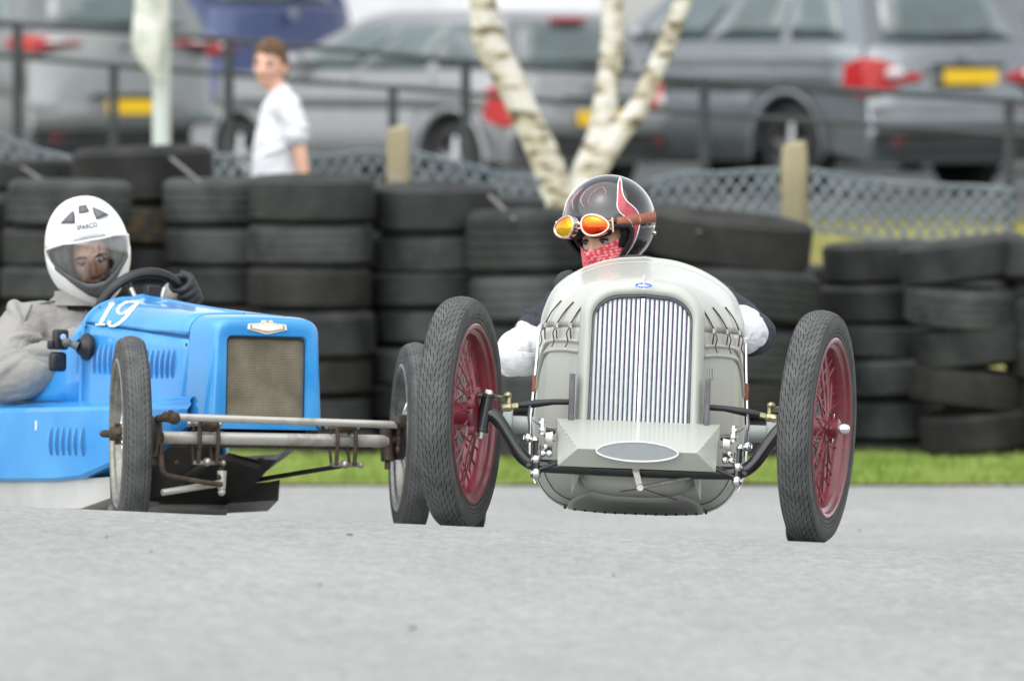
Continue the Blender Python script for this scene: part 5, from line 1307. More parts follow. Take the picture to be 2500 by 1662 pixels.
def blue_front():
    mb = MB(); mb.tube([(-.385, 0, .287), (.40, 0, .287)], .0195, 16); mb.build('front_axle', M_axle, BLU)
    mb = MB(); mb.tube([(-.40, -.10, .350), (.385, -.10, .338)], .0115, 12); mb.build('track_rod', M_axle, BLU)
    mb = MB(); mb.box((.0, .01, .264), (.70, .012, .012)); mb.build('axle_shade_bar', M_rust, BLU, bevel=.002)  # brown bar added to stand for the shade along the axle's underside
    for s in (-1, 1):
        z = .287
        kx = s * .405
        mb = MB(); mb.tube([(kx, .01, .345), (kx, .0, .225)], [.024, .020], 14); mb.tube([(kx, 0, .225), (kx, 0, .20)], .010, 8); mb.build('king_pin', M_rust, BLU, bevel=.003)
        mb = MB(); mb.tube(catmull([(kx, 0, .335), (kx + s * .015, -.05, .345), (kx - s * .0, -.10, .345)], 4), .012, 8); mb.sphere((s * .393 if s < 0 else .388, -.10, .346), .020, 12, 8); mb.sphere((kx + s * .01, -.085, .352), .014, 10, 8); mb.tube([(kx, -.1, .335), (kx, -.1, .37)], .008, 8); mb.build('track_rod_end', M_rust, BLU)
        mb = MB(); mb.tube([(kx, 0, .29), (s * .47, 0, .295)], .016, 10); mb.build('stub_axle', M_rust, BLU)
        mb = MB(); mb.lathe([(-.012, .001), (-.012, .065), (.012, .065), (.012, .001)], 24, (s * .443, 0, .295)); mb.build('brake_backplate', M_oily, BLU)
        # shackles: two thin hoops hanging round the axle, spring eye between, bolts
        for dx in (-.028, .036):
            x = s * .24 + dx
            mb = MB(); mb.tube(catmull([(x, -.022, .335), (x, -.03, .30), (x, -.03, .27), (x, -.022, .21)], 4), .0068, 8); mb.tube(catmull([(x - .004, .0, .335), (x - .012, .0, .27), (x - .004, 0, .21)], 4), .005, 8); mb.build('shackle', M_rust, BLU)
        mb = MB(); mb.tube([(s * .24 - .022, -.02, .330), (s * .24 + .030, -.02, .330)], .018, 14); mb.build('spring_eye', M_rust, BLU, bevel=.003)
        mb = MB(); mb.tube([(s * .24 - .060, -.02, .330), (s * .24 - .030, -.02, .330)], .007, 6); mb.sphere((s * .24 - .060, -.02, .330), .009, 8, 6); mb.build('shackle_bolt', M_dullmetal, BLU)
        mb = MB(); mb.sphere((s * .24 + .046, -.02, .330), .009, 8, 6); mb.build('shackle_nut', M_dullmetal, BLU)
        mb = MB(); mb.tube([(s * .24 - .040, -.015, .212), (s * .24 + .062, -.015, .212)], .007, 6); mb.sphere((s * .24 + .005, -.018, .214), .014, 10, 8); mb.sphere((s * .24 + .062, -.015, .212), .010, 8, 6); mb.build('shackle_bolt', M_dullmetal, BLU)
        # radius rod back to the chassis
        mb = MB(); mb.tube([(s * .235, -.01, .208), (s * .12, .42, .155), (s * .04, .62, .12)], .0075, 8); mb.build('radius_rod', M_oily, BLU)
    # steering linkage at the left of the photo
    mb = MB(); mb.tube(catmull([(-.395, -.02, .262), (-.40, -.03, .22), (-.395, -.04, .178), (-.36, -.045, .166), (-.25, -.05, .150), (-.20, -.05, .146)], 4), .0085, 8); mb.build('steering_arm', M_rust, BLU)
    mb = MB(); mb.tube([(-.39, -.02, .118), (-.19, -.03, .150)], .0105, 10); mb.tube([(-.19, -.03, .130), (-.19, -.03, .188)], [.012, .015], 10); mb.sphere((-.19, -.03, .122), .012, 10, 8); mb.build('drag_link', M_axle, BLU)
    mb = MB(); mb.tube([(-.205, -.04, .165), (-.14, .05, .235)], .008, 8); mb.sphere((-.30, .06, .21), .008, 8, 6); mb.build('steering_lever', M_rust, BLU)
    mb = MB(); mb.tube([(-.1, .1, .23), (.05, .2, .21), (.12, .3, .22)], .014, 8); mb.build('sump_parts', M_oily, BLU)
    for s in (-1, 1):
        race_wheel(BLU, 'front_wheel', (s * .492, 0, .297), -21.5, s * 1.0, .297, .082, .222, M_rim_grey, M_chrome, M_rust, s, nsp=20, tread='fine', hub_r=.028)
        race_wheel(BLU, 'rear_wheel', (s * .50, 1.85, .297), 0, 0, .297, .082, .222, M_rim_grey, M_chrome, M_rust, s, nsp=12, tread='fine', hub_r=.028)
    # steering wheel
    C = V((.045, 1.0, .664)); Rm = Matrix.Rotation(rad(22), 3, 'X')
    mb = MB(); mb.lathe([(.018 * math.cos(a), .165 + .0165 * math.sin(a)) for a in [2 * math.pi * i / 10 for i in range(10)]], 48, C, 'Y', closed=True, R=Rm); sw = mb.build('steering_wheel', M_blackp, BLU)
    mb = MB()
    for a in (90, 210, 330): mb.tube([C + Rm @ V((.02 * math.sin(rad(a)), 0, .02 * math.cos(rad(a)))), C + Rm @ V((.16 * math.sin(rad(a)), 0, .16 * math.cos(rad(a))))], [.014, .010], 6, flat=.4)
    mb.build('wheel_spoke', M_dullmetal, sw)
    mb = MB(); mb.lathe([(-.02, .001), (-.02, .03), (.01, .04), (.02, .001)], 18, C, 'Y', R=Rm); mb.tube([C, C + V((0, -.3, -.13))], .016, 8); mb.build('wheel_boss', M_blackp, sw)
    # instruments standing on the scuttle
    mb = MB(); mb.box((.03, .90, .755), (.05, .035, .045)); mb.build('scuttle_instrument', M_blackp, BLU, bevel=.006)
    mb = MB(); mb.tube([(-.02, .915, .735), (-.03, .93, .765)], .008, 8); mb.tube([(.075, .92, .735), (.09, .93, .768)], .007, 8); mb.build('scuttle_switch', M_dullmetal, BLU)
blue_front()

# action camera on a suction mount, stuck to the left of the cowl
def camera_mount():
    base = MX_B @ V((-.222, .84, .575))
    R3 = MX_B.to_3x3().to_4x4()
    root = empty('action_camera', matrix=Matrix.Translation(base) @ R3)
    mb = MB(); mb.lathe([(0.004, .001), (0.004, .040), (-.004, .044), (-.014, .042), (-.022, .030), (-.034, .024), (-.036, .001)], 28, (0, 0, 0)); mb.build('suction_cup', M_blackp, root)
    mb = MB(); mb.tube([(-.034, 0, 0), (-.05, .015, .008), (-.062, .03, .012)], [.016, .011, .012], 10); mb.sphere((-.062, .03, .012), .016, 12, 8); mb.tube([(-.062, .005, .012), (-.062, .055, .012)], .007, 8); mb.build('mount_arm', M_vent, root)
    mb = MB(); mb.box((-.072, .055, .022), (.05, .028, .064)); mb.box((-.105, .055, .005), (.022, .022, .030)); mb.build('camera_body', M_blackp, root, bevel=.008, bseg=3)
    mb = MB(); mb.box((-.078, .060, -.048), (.056, .032, .062)); mb.build('camera_grip', M_blackp, root, bevel=.012, bseg=3)
    mb = MB(); mb.lathe([(.0, .010), (-.006, .010), (-.006, .001)], 18, (-.072, .040, .030), 'Y'); mb.build('camera_lens', M_chrome, root)
    tag(root, 'black action camera on a suction mount beside the blue cowl', 'camera')
camera_mount()
# ------------------------------------------------------------------ people
TEX_F = bpy.data.textures.new('cloth_folds', 'CLOUDS'); TEX_F.noise_scale = 0.07; TEX_F.noise_depth = 2
TEX_M = bpy.data.textures.new('sleeve_folds', 'MARBLE'); TEX_M.noise_scale = 0.16; TEX_M.turbulence = 9.0; TEX_M.noise_depth = 2
TEX_F2 = bpy.data.textures.new('fine_folds', 'CLOUDS'); TEX_F2.noise_scale = 0.035; TEX_F2.noise_depth = 2

def skin_mesh(chains, sub=2):
    """chains: list of lists of (point, radius or (rx, ry)); chains share a joint where points coincide"""
    bm = bmesh.new(); lay = bm.verts.layers.skin.verify(); seen = {}
    def vert(p, r):
        k = tuple(round(c, 4) for c in p)
        if k not in seen:
            v = bm.verts.new(p); v[lay].radius = r if isinstance(r, tuple) else (r, r); seen[k] = v
        return seen[k]
    first = None
    for ch in chains:
        pv = None
        for p, r in ch:
            v = vert(p, r)
            if first is None: first = v
            if pv is not None and pv is not v and not bm.edges.get((pv, v)): bm.edges.new((pv, v))
            pv = v
    first[lay].use_root = True
    me = bpy.data.meshes.new('tmp'); bm.to_mesh(me); bm.free()
    o = bpy.data.objects.new('tmp', me); COL.objects.link(o)
    m = o.modifiers.new('skin', 'SKIN'); m.branch_smoothing = 0.6
    s = o.modifiers.new('sub', 'SUBSURF'); s.levels = sub; s.render_levels = sub
    dg = bpy.context.evaluated_depsgraph_get(); dg.update()
    out = bpy.data.meshes.new_from_object(o.evaluated_get(dg))
    bpy.data.objects.remove(o)
    return out

def limb_mesh(chains, ridges=0, seed=1, rr=.011):
    mb = MB(); rnd = random.Random(seed)
    for ch in chains:
        pts = [p for p, r in ch]; rs = [(r[0] + r[1]) / 2 if isinstance(r, tuple) else r for p, r in ch]
        P = catmull(pts, 6); R = [interp([(i, v) for i, v in enumerate(rs)], j / 6) for j in range(len(P))]
        mb.tube(P, R, 18)
        for p, r in zip(pts, rs): mb.sphere(p, r, 18, 12)
        for _ in range(ridges):       # raised folds running obliquely round the limb
            j0 = rnd.uniform(.08, .8) * (len(P) - 1); dj = rnd.uniform(-.22, .22) * (len(P) - 1); a0 = rnd.uniform(0, 6.28); da = rnd.uniform(.9, 2.4) * rnd.choice((-1, 1)); fp = []
            for q in range(9):
                f = max(0, min(len(P) - 1.01, j0 + dj * q / 8)); i = int(f); c = P[i].lerp(P[i + 1], f - i); t = (P[i + 1] - P[i]).normalized(); r = lerp(R[i], R[i + 1], f - i)
                u = t.orthogonal().normalized() if abs(t.z) > .95 else (V((0, 0, 1)) - t * t.z).normalized(); v = t.cross(u); a = a0 + da * q / 8
                fp.append(c + (u * math.cos(a) + v * math.sin(a)) * r * .985)
            k = rr * rnd.uniform(.7, 1.3); mb.tube(fp, [k * .3, k * .8, k, k, k * .8, k * .3], 8)
    me = bpy.data.meshes.new('limbs'); me.from_pydata([tuple(p) for p in mb.v], [], mb.f)
    return me

def head_geo(male=True, child=False, k=1.0):
    """head in its own frame: face towards -Y, centre at eye level"""
    nu, nv = 72, 56
    g = lambda x, s: math.exp(-(x / s) ** 2)
    rings = []
    for j in range(nv + 1):
        e = -math.pi / 2 + math.pi * j / nv; e = max(min(e, 1.5697), -1.5697)
        ring = []
        for i in range(nu):
            t = 2 * math.pi * i / nu
            cx, cy, cz = math.cos(e) * math.sin(t), -math.cos(e) * math.cos(t), math.sin(e)   # t = 0 looks to -Y
            x, y, z = .074 * cx, .094 * cy, .118 * cz
            low = smooth(-z / .118)
            x *= 1 - .30 * low; y *= 1 - .10 * low
            if cy < 0:
                f = min(1, -cy * 1.6)
                y *= 1 - .0
                d = 0.0
                nz = interp([(-.046, 0), (-.036, .85), (-.030, 1.0), (-.012, .72), (.012, .34), (.03, .05)], z) if -.046 < z < .03 else 0
                d += .027 * nz * g(x, .0115 + .004 * smooth((-.01 - z) / .03))
                d += .008 * g(z + .036, .008) * g(abs(x) - .012, .008)
                d -= .011 * g(z - .006, .013) * g(abs(x) - .032, .017)
                d += .006 * g(z - .027, .010) * g(abs(x) - .030, .026)
                d += .004 * g(z + .022, .018) * g(abs(x) - .043, .016)
                d += .0065 * g(z + .062, .0075) * g(x, .024) + .005 * g(z + .074, .007) * g(x, .020)
                d -= .004 * g(z + .068, .003) * g(x, .024)
                d += .012 * g(z + .100, .018) * g(x, .026)
                y -= d * f
            if cy > 0 and z > -.04: y *= 1.06
            ring.append(V((x, y, z)) * k)
        rings.append(ring)
    mb = MB(); mb.loft(rings, True, True, True)
    for s in (-1, 1):   # ears
        R = Matrix.Rotation(rad(18 * s), 3, 'Z')
        mb.sphere(V((s * .076, .012, -.008)) * k, (.010 * k, .019 * k, .031 * k), 12, 10, R=R)
        mb.sphere(V((s * .082, .018, -.002)) * k, (.006 * k, .016 * k, .026 * k), 12, 10, R=R)
    return mb

def body_object(name, skin_me, head_mb, MH, root, m, voxel=0.0045):
    bm = bmesh.new(); bm.from_mesh(skin_me)
    t = bpy.data.meshes.new('tmp'); t.from_pydata([tuple(MH @ p) for p in head_mb.v], [], head_mb.f); bm.from_mesh(t)
    bmesh.ops.recalc_face_normals(bm, faces=bm.faces)
    me = bpy.data.meshes.new(name); bm.to_mesh(me); bm.free(); me.materials.append(m); me.shade_smooth()
    o = bpy.data.objects.new(name, me); COL.objects.link(o); o.parent = root
    r = o.modifiers.new('one surface', 'REMESH'); r.mode = 'VOXEL'; r.voxel_size = voxel; r.use_smooth_shade = True
    s = o.modifiers.new('smooth', 'SMOOTH'); s.factor = 0.4; s.iterations = 2
    return o

def garment(name, chains, root, m, strength=0.012, tex=None, voxel=.0075, soft=8, ridges=0, rr=.011):
    """cloth built like the body, as one closed surface with folds"""
    me = limb_mesh(chains, ridges, len(name) * 7 + 3, rr); me.name = name; me.materials.append(m); me.shade_smooth()
    bm = bmesh.new(); bm.from_mesh(me); bmesh.ops.recalc_face_normals(bm, faces=bm.faces); bm.to_mesh(me); bm.free()
    o = bpy.data.objects.new(name, me); COL.objects.link(o); o.parent = root
    r = o.modifiers.new('one surface', 'REMESH'); r.mode = 'VOXEL'; r.voxel_size = voxel; r.use_smooth_shade = True
    s = o.modifiers.new('soften', 'SMOOTH'); s.factor = 0.5; s.iterations = soft
    d = o.modifiers.new('folds', 'DISPLACE'); d.texture = tex or TEX_F; d.strength = strength; d.mid_level = 0.5; d.texture_coords = 'LOCAL'
    d2 = o.modifiers.new('creases', 'DISPLACE'); d2.texture = TEX_F2; d2.strength = strength * .5; d2.mid_level = 0.5; d2.texture_coords = 'LOCAL'
    return o

def face_parts(root, MH, k=1.0, brow=M_brow, bold=1.0):
    for s in (-1, 1):
        mb = MB(); mb.sphere(V((s * .031, -.0735, .006)) * k, .0125 * k, 16, 12)
        e = mb.build('eye', M_eyewhite, root); e.matrix_basis = MH
        mb = MB(); mb.sphere(V((s * .031 - .0015, -.0845, .006)) * k, (.0060 * k * bold, .0022 * k, .0058 * k * bold), 14, 8); mb.build('iris', M_iris, e)
        mb = MB(); mb.tube([V((s * .031 + dx, -.0785 - .0085 * (1 - (dx / .017) ** 2), .0118 - abs(dx) * .16)) * k for dx in (-.016, -.010, -.004, .004, .010, .016)], .0026 * k * bold, 6); mb.build('eyelid', M_brow if bold > 1 else M_hair, e)
        mb = MB(); mb.tube(catmull([V((s * .014, -.0935, .0255)) * k, V((s * .026, -.0935, .030)) * k, V((s * .040, -.086, .030)) * k, V((s * .052, -.074, .023)) * k], 4), [.003 * k * bold, .0046 * k * bold, .004 * k * bold, .002 * k * bold], 7, flat=.8)
        b = mb.build('eyebrow', brow, root); b.matrix_basis = MH

def gripping_hand(name, root, C, Rm, a, r, off, m, wrist_dir):
    """a gloved hand closed on a wheel rim; C centre, Rm tilt, a angle on the rim"""
    n = Rm @ V((math.sin(a), 0, math.cos(a))); t = Rm @ V((math.cos(a), 0, -math.sin(a))); y = Rm @ V((0, 1, 0))
    P0 = C + n * r - off
    mb = MB()
    for k, (ln, rr) in enumerate([(.92, .0120), (1.0, .0130), (.97, .0130), (.8, .0115)]):
        b = P0 + t * ((k - 1.5) * .0245)
        pts = [b + n * .030 + y * .048, b + n * .040 + y * .018, b + n * .036 - y * .014 * ln, b + n * .014 - y * .034 * ln, b - n * .012 - y * .033 * ln, b - n * .024 - y * .016 * ln]
        mb.tube(catmull(pts, 4), [rr * 1.15, rr * 1.2, rr * 1.08, rr, rr * .95, rr * .7], 10)
        mb.sphere(b + n * .040 + y * .020, rr * 1.25, 10, 8); mb.sphere(b - n * .024 - y * .016 * ln, rr * .72, 8, 6)
    # palm and back of the hand
    rings = []
    for q, (s0, hw, th) in enumerate([(.0, .051, .016), (.25, .052, .021), (.5, .049, .024), (.75, .043, .025), (1.0, .036, .027)]):
        c = P0 + (n * .030 + y * .045).lerp(wrist_dir, s0)
        ax = (wrist_dir - (n * .030 + y * .045)).normalized(); w2 = t - ax * t.dot(ax); w2.normalize(); nn = ax.cross(w2)
        rings.append([c + w2 * hw * math.cos(u) + nn * th * math.sin(u) for u in [2 * math.pi * i / 16 for i in range(16)]])
    mb.loft(rings, True, True, True)
    th = [P0 - t * .030 + n * .018 + y * .050, P0 - t * .046 + n * .0 + y * .034, P0 - t * .042 - n * .022 + y * .018, P0 - t * .030 - n * .026 - y * .004]
    mb.tube(catmull(th, 4), [.016, .0135, .012, .009], 10)
    o = mb.build(name, m, root, angle=80)
    s = o.modifiers.new('smooth', 'REMESH'); s.mode = 'VOXEL'; s.voxel_size = .0032; s.use_smooth_shade = True
    return P0 + wrist_dir

# ---- driver of the silver car
def driver_silver():
    off = V((-.04, 1.5, .22))
    root = empty('person', matrix=MX_S @ Matrix.Translation(off))
    q = lambda *p: V(p) - off
    yaw = -33
    MH = Matrix.Translation(q(-.108, 1.375, .872)) @ Matrix.Rotation(rad(yaw), 4, 'Z') @ Matrix.Rotation(rad(-4), 4, 'Y') @ Matrix.Rotation(rad(3), 4, 'X')
    neck = [(q(-.085, 1.42, .78), .056), (q(-.075, 1.46, .715), .062)]
    chains = [[(q(0, 1.60, .26), .13), (q(-.01, 1.58, .42), .135), (q(-.04, 1.52, .60), .14), (q(-.075, 1.46, .715), .062), (q(-.085, 1.42, .78), .056)],
              [(q(-.04, 1.52, .60), .14), (q(.13, 1.50, .69), .055), (q(.285, 1.37, .635), .036), (q(.288, 1.26, .615), .034), (q(.16, 1.12, .66), .026)],
              [(q(-.04, 1.52, .60), .14), (q(-.20, 1.49, .665), .055), (q(-.335, 1.37, .58), .036), (q(-.352, 1.25, .535), .034), (q(-.20, 1.12, .64), .026)],
              [(q(0, 1.60, .26), .13), (q(.10, 1.28, .27), .075), (q(.10, .95, .36), .055), (q(.08, .62, .22), .045)],
              [(q(0, 1.60, .26), .13), (q(-.10, 1.28, .27), .075), (q(-.10, .95, .36), .055), (q(-.08, .62, .22), .045)]]
    body_object('body', limb_mesh(chains), head_geo(), MH, root, M_skin)
    face_parts(root, MH, bold=1.3)
    # charcoal jumper with wide short sleeves, white shirt sleeves below
    garment('jumper', [[(q(0, 1.60, .26), .15), (q(-.01, 1.58, .42), .152), (q(-.04, 1.52, .60), .148), (q(-.075, 1.47, .705), .078)],
                       [(q(-.04, 1.52, .60), .148), (q(.13, 1.50, .700), .072), (q(.235, 1.43, .685), .064), (q(.305, 1.37, .640), .066), (q(.328, 1.34, .620), .068)],
                       [(q(-.04, 1.52, .60), .148), (q(-.20, 1.49, .668), .070), (q(-.29, 1.41, .62), .062), (q(-.335, 1.37, .59), .060)]], root, M_sweater, .008, TEX_M, .006, 3, 9, .016)
    for s, ch in ((1, [(q(.285, 1.36, .64), .058), (q(.298, 1.285, .618), .062), (q(.288, 1.22, .612), .058), (q(.24, 1.15, .63), .046), (q(.18, 1.11, .65), .036)]),
                  (-1, [(q(-.325, 1.38, .59), .054), (q(-.368, 1.28, .540), .066), (q(-.350, 1.20, .530), .065), (q(-.28, 1.14, .57), .050), (q(-.21, 1.11, .62), .038)])):
        garment('shirt_sleeve', [ch], root, M_whitecloth, .008, TEX_M, .005, 2, 10, .014)
    C = V((-.02, 1.09, .66)); Rm = Matrix.Rotation(rad(24), 3, 'X')
    for sg in (-1, 1):
        gripping_hand('glove', root, C, Rm, rad(75 * sg), .18, off, M_glove, Rm @ V((sg * .05, .12, -.01)))
    # open-face helmet, its own frame inside the head frame
    HC = V((0, .004, .070)); A, B, Cz = .134, .146, .136
    def hp(az, el, o=0.0):
        a, e = rad(az), rad(el)
        z = Cz * math.sin(e) * (1.05 if el < 0 else 1.0)
        fl = 1 - .07 * smooth((-el - 28) / 34)
        return HC + V(((A + o) * math.cos(e) * math.sin(a) * fl, -(B + o) * math.cos(e) * math.cos(a) * (fl if abs(az) < 90 else 1), z + (o * math.sin(e))))
    EB = -9   # height of the brow edge
    def open_az(el): return interp([(-62, 52), (-45, 58), (-25, 65), (-14, 65), (EB, 60)], el)
    mb = MB()
    mb.loft([[hp(360 * i / 96, el) for i in range(96)] for el in frange(EB, 89.5, 6)], True, False, True)
    mb.loft([[hp(lerp(open_az(el), 360 - open_az(el), i / 80), el) for i in range(81)] for el in frange(-62, EB, 4)], False)
    hel = mb.build('helmet', M_helmet_b, root, angle=60, solid=-.008); hel.matrix_basis = MH
    hel.modifiers['thickness'].offset = 1
    edge = [hp(-open_az(el), el, .001) for el in frange(-62, EB, 4)] + [hp(lerp(-open_az(EB), open_az(EB), i / 24), EB, .001) for i in range(1, 24)] + [hp(open_az(el), el, .001) for el in reversed(frange(-62, EB, 4))]
    mb = MB(); mb.tube(edge, .0075, 8); mb.build('helmet_trim', M_liner, hel)
    mb = MB(); mb.loft([[hp(lerp(open_az(el) - 9, 360 - open_az(el) + 9, i / 60), el, -.016) for i in range(61)] for el in frange(-62, EB, 5)], False); mb.loft([[hp(lerp(-70, 70, i / 24), el, -.014) for i in range(25)] for el in (EB - 2, EB + 12)], False); mb.build('helmet_padding', M_liner, hel, solid=.012)
    # flame: el, left az, right az
    fl = [(-56, 60, 63), (-44, 60, 67), (-30, 64, 71), (-16, 66, 74), (-4, 62, 76), (6, 50, 74), (14, 46, 68), (22, 47, 60), (32, 49, 57), (42, 52, 59), (52, 57, 64), (60, 66, 70), (64, 72, 73)]
    for sg in (1, -1):
        mb = MB(); rings = []
        dense = catmull([V(f) for f in fl], 3)
        for f in dense: rings.append([hp(sg * lerp(f.y, f.z, i / 6), f.x, .0014) for i in range(7)])
        mb.loft(rings, False); mb.build('flame', M_flame, hel, angle=60, solid=.0008)
        for c in (1, 2):
            mb = MB(); mb.tube([hp(sg * f[c], f[0], .0015) for f in dense], .0017, 6); mb.build('flame_outline', M_white_paint, hel)
    for pts in ([(20, 14), (8, 22), (10, 34), (24, 44), (32, 36), (28, 24)], [(2, 16), (-6, 26), (-4, 38), (8, 50)], [(-16, 14), (-24, 26), (-20, 38), (-14, 46)], [(-34, 12), (-40, 24), (-36, 36)]):
        mb = MB(); mb.tube(catmull([hp(a, e, .0010) for a, e in pts], 5), [.0008, .0026, .0030, .0022, .0006], 6, flat=.5); mb.build('pinstripe', M_pinkline, hel)
    mb = MB(); p = hp(118, -18, .002); mb.sphere(p, .006, 10, 8); mb.build('strap_stud', M_chrome, hel)
    # goggles on the brow
    gog = empty('goggles', parent=root, matrix=MH)
    gz, gy = .052, -.158
    strapz = .055
    for s in (-1, 1):
        cx = s * .050; Rz = Matrix.Rotation(rad(17 * s), 3, 'Z') @ Matrix.Rotation(rad(-6), 3, 'X')
        out = []
        for i in range(32):
            a = 2 * math.pi * i / 32
            ww = .041 * (1 + .10 * math.cos(a) * s); hh = .0295 * (1 + .12 * math.cos(a) * s * -1)
            out.append((ww * math.cos(a), hh * math.sin(a) + .006 * math.cos(a) * s * -.6))
        ctr = V((cx, gy + .014 * 0, gz))
        P = lambda a, b, h: ctr + Rz @ V((a, -h, b))
        mb = MB(); mb.loft([[P(a * k2, b * k2, h) for a, b in out] for k2, h in ((1.0, .004), (.8, .0085), (.45, .012), (.02, .0135))], True, False, True); mb.build('lens', M_lens_r if s > 0 else M_lens_y, gog)
        mb = MB(); mb.tube([P(a * 1.04, b * 1.05, .004) for a, b in out + out[:1]], .0042, 8); mb.build('lens_frame', M_copper, gog)
        mb = MB(); mb.loft([[P(a * k2, b * k2, h) for a, b in out] for k2, h in ((1.05, .001), (1.12, -.012), (1.1, -.026))], True); mb.build('eye_cup', M_chrome, gog)
        mb = MB(); mb.loft([[P(a * k2, b * k2, h) for a, b in out] for k2, h in ((1.13, -.016), (1.20, -.032), (1.1, -.05))], True); mb.build('cup_padding', M_liner, gog)
        # side plate joining the strap
        e = P(.052 * s, 0, -.016); mb = MB(); mb.box(e, (.006, .020, .046), Matrix.Rotation(rad(40 * s), 3, 'Z')); mb.build('strap_plate', M_copper, gog, bevel=.002)
        mb = MB(); mb.tube([P(.047 * s, .012, -.002), e + V((0, 0, .012))], .004, 6); mb.tube([P(.047 * s, -.012, -.002), e + V((0, 0, -.012))], .004, 6); mb.build('hinge_arm', M_copper, gog)
    mb = MB(); mb.tube([(-.014, gy - .006, gz + .004), (0, gy - .010, gz + .010), (.014, gy - .006, gz + .004)], .005, 8); mb.tube([(-.012, gy - .004, gz - .006), (.012, gy - .004, gz - .006)], .0035, 6); mb.build('bridge', M_copper, gog)
    rings = []
    for i in range(61):
        az = lerp(44, 316, i / 60)
        el = interp([(44, -5), (90, 0), (180, 4), (270, 0), (316, -5)], az)
        rings.append([hp(az, el + d, .0036) for d in (-6.2, 6.2)])
    mb = MB(); mb.loft(rings, False); mb.build('head_strap', M_strap, gog, solid=.0022)
    mb = MB(); mb.loft([[hp(az, 2.4 + d, .005) for d in (-7.6, 7.6)] for az in (121, 124, 127)], False); mb.build('strap_keeper', M_leather, gog, solid=.002)
    # bandana over nose and mouth
    mb = MB(); rings = []
    n = 40
    for j in range(14):
        v = j / 13; ring = []
        for i in range(n + 1):
            az = lerp(-100, 100, i / n); a = rad(az)
            ztop = -.013 + .024 * abs(math.sin(a)) * (1.15 if az > 0 else .5) - .012 * max(0, math.cos(a)) ** 6
            z = lerp(ztop, -.165, v)
            rx = .082 - .010 * v; ry = lerp(.101, .088, smooth(v * 1.2))
            nose = .027 * math.exp(-((z + .030) / .026) ** 2) * math.exp(-(az / 15) ** 2)
            fold = .0018 * math.sin(az * .25 + v * 9) * v
            ring.append(V((rx * math.sin(a), -(ry + nose + fold) * math.cos(a), z)))
        rings.append(ring)
    mb.loft(rings, False); b = mb.build('bandana', M_band, root, angle=70, solid=.0015); b.matrix_basis = MH
    mb = MB(); mb.sphere((.055, .105, -.075), (.018, .016, .013), 10, 8); mb.tube(catmull([(.055, .105, -.075), (.078, .115, -.07), (.088, .118, -.09)], 4), [.008, .010, .004], 6, flat=.4); k = mb.build('bandana_knot', M_band, root); k.matrix_basis = MH
    tag(root, 'person in black flame helmet, orange goggles and red bandana driving the grey race car', 'person', 'race drivers')
driver_silver()

